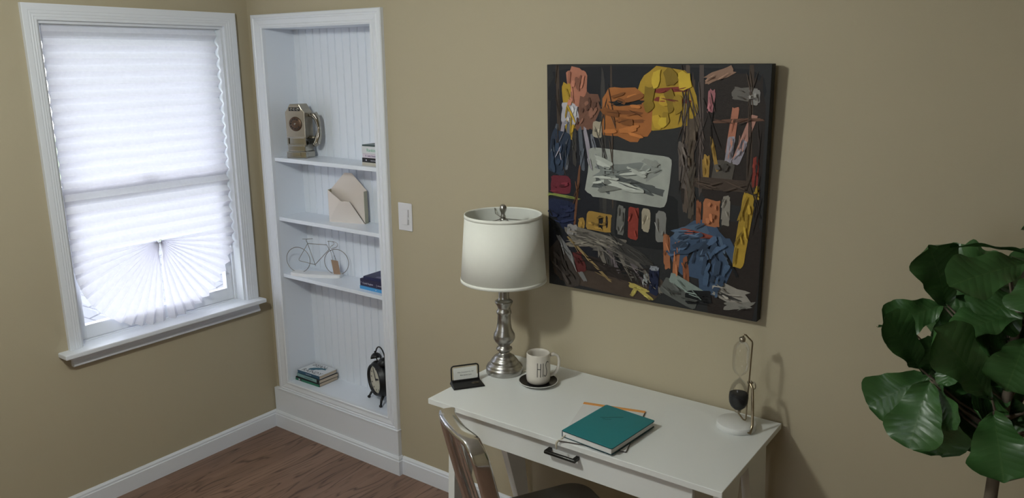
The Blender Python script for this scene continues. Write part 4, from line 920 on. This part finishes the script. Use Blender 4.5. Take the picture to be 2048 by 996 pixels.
LV = [
((3.16, -0.42, 1.357), (3.126, -0.5, 1.507), 0.099, 25),
((3.301, -0.42, 1.483), (3.179, -0.56, 1.45), 0.094, -10),
((3.31, -0.36, 1.492), (3.155, -0.46, 1.522), 0.035, 70),
((3.148, -0.4, 1.349), (3.036, -0.46, 1.295), 0.084, -30),
((3.124, -0.46, 1.201), (3.065, -0.56, 1.346), 0.079, 10),
((3.142, -0.42, 1.175), (3.138, -0.46, 1.28), 0.085, 40),
((3.278, -0.5, 1.179), (3.173, -0.6, 1.348), 0.104, 5),
((3.317, -0.4, 1.363), (3.189, -0.5, 1.329), 0.095, 25),
((3.324, -0.46, 1.315), (3.307, -0.55, 1.226), 0.099, -20),
((3.142, -0.4, 1.165), (3.013, -0.44, 1.068), 0.103, -25),
((3.149, -0.47, 1.18), (3.129, -0.56, 1.039), 0.110, 5),
((3.152, -0.42, 1.152), (3.182, -0.46, 0.986), 0.126, 15),
((3.153, -0.44, 1.17), (3.213, -0.52, 1.093), 0.064, 50),
((3.271, -0.34, 1.109), (3.242, -0.36, 0.972), 0.103, 40),
((3.285, -0.48, 1.138), (3.328, -0.6, 1.038), 0.112, -8),
((3.282, -0.36, 1.127), (3.349, -0.42, 1.076), 0.101, 30),
((3.088, -0.38, 1.264), (3.004, -0.36, 1.262), 0.042, 60),
((3.161, -0.34, 1.333), (3.25, -0.3, 1.356), 0.062, 50),
((3.187, -0.44, 1.246), (3.183, -0.5, 1.189), 0.050, 30),
((3.234, -0.3, 1.182), (3.311, -0.3, 1.229), 0.104, 10),
((3.151, -0.34, 1.316), (3.125, -0.32, 1.239), 0.083, 20),
((3.269, -0.32, 1.109), (3.199, -0.3, 1.114), 0.083, 0),
((3.292, -0.32, 1.399), (3.253, -0.3, 1.325), 0.073, 30),
((3.324, -0.5, 1.473), (3.316, -0.58, 1.417), 0.072, 10),
((3.179, -0.3, 1.296), (3.193, -0.28, 1.204), 0.077, 0),
]
ax_pts = [(3.305, -.42, .30), (3.300, -.415, .60), (3.302, -.41, .90), (3.300, -.405, 1.05), (3.305, -.41, 1.20), (3.30, -.41, 1.36), (3.31, -.42, 1.52)]
stems = []
for i, (b, t, W, ti) in enumerate(LV):
    leafmesh(b, t, W, ti, i*1.37); stems.append(b)
rl = random.Random(11)
for k in range(26):      # inner leaves filling the near side
    a = rl.uniform(150, 330); z = rl.uniform(1.03, 1.46); b = Vector((3.30+.03*math.cos(R(a)), -.37+.02*math.sin(R(a)), z)); L_ = rl.uniform(.14, .19)
    t = b+Vector((math.cos(R(a))*L_*.9, math.sin(R(a))*L_*.35, rl.uniform(-.10, .06))); t.x = max(t.x, 3.13); t.z = max(t.z, 1.02)
    leafmesh(b, t, rl.uniform(.10, .12), rl.uniform(-30, 30), k*1.9+.4); stems.append(tuple(b))
for k in range(34):      # the side and back of the crown
    a = rl.uniform(-70, 120); z = rl.uniform(1.02, 1.60); rr = rl.uniform(.05, .13)
    b = Vector((3.34+rr*math.cos(R(a)), -.40+.8*rr*math.sin(R(a)), z)); L_ = rl.uniform(.15, .21)
    t = b+Vector((math.cos(R(a))*L_*.85, math.sin(R(a))*L_*.75, rl.uniform(-.06, .10)))
    if t.y > -.03: t.y = -.03-rl.random()*.03
    if t.x < 3.42: t.x += .06
    leafmesh(b, t, rl.uniform(.10, .13), rl.uniform(-40, 40), k*2.1); stems.append(tuple(b))
fo = lm.build('foliage', LEAF, fg)
m = MB()
P = spl([Vector(p)-FC for p in ax_pts], 4); m.tube(P, [.0175-.011*i/len(P) for i in range(len(P))], 10)
for b in stems:
    bv = Vector(b); zt_ = max(1.0, bv.z-.07-.3*abs(bv.x-3.3)); A0 = Vector((3.300, -.41, zt_)); mid = (A0+bv)/2+Vector((0, 0, -.012))
    m.tube([A0-FC, mid-FC, bv-FC], [.0045, .003, .0022], 6)
m.build('trunk', BARK, fg)
m = MB(); m.lathe([(0, 0), (.125, 0), (.14, .02), (.165, .30), (.168, .31), (.158, .31), (.150, .29), (0, .285)], 40); m.build('pot', mat('basket_pot', (.30, .22, .13), .8, var=.3, scale=30, bump=.5, bscale=50), fg)
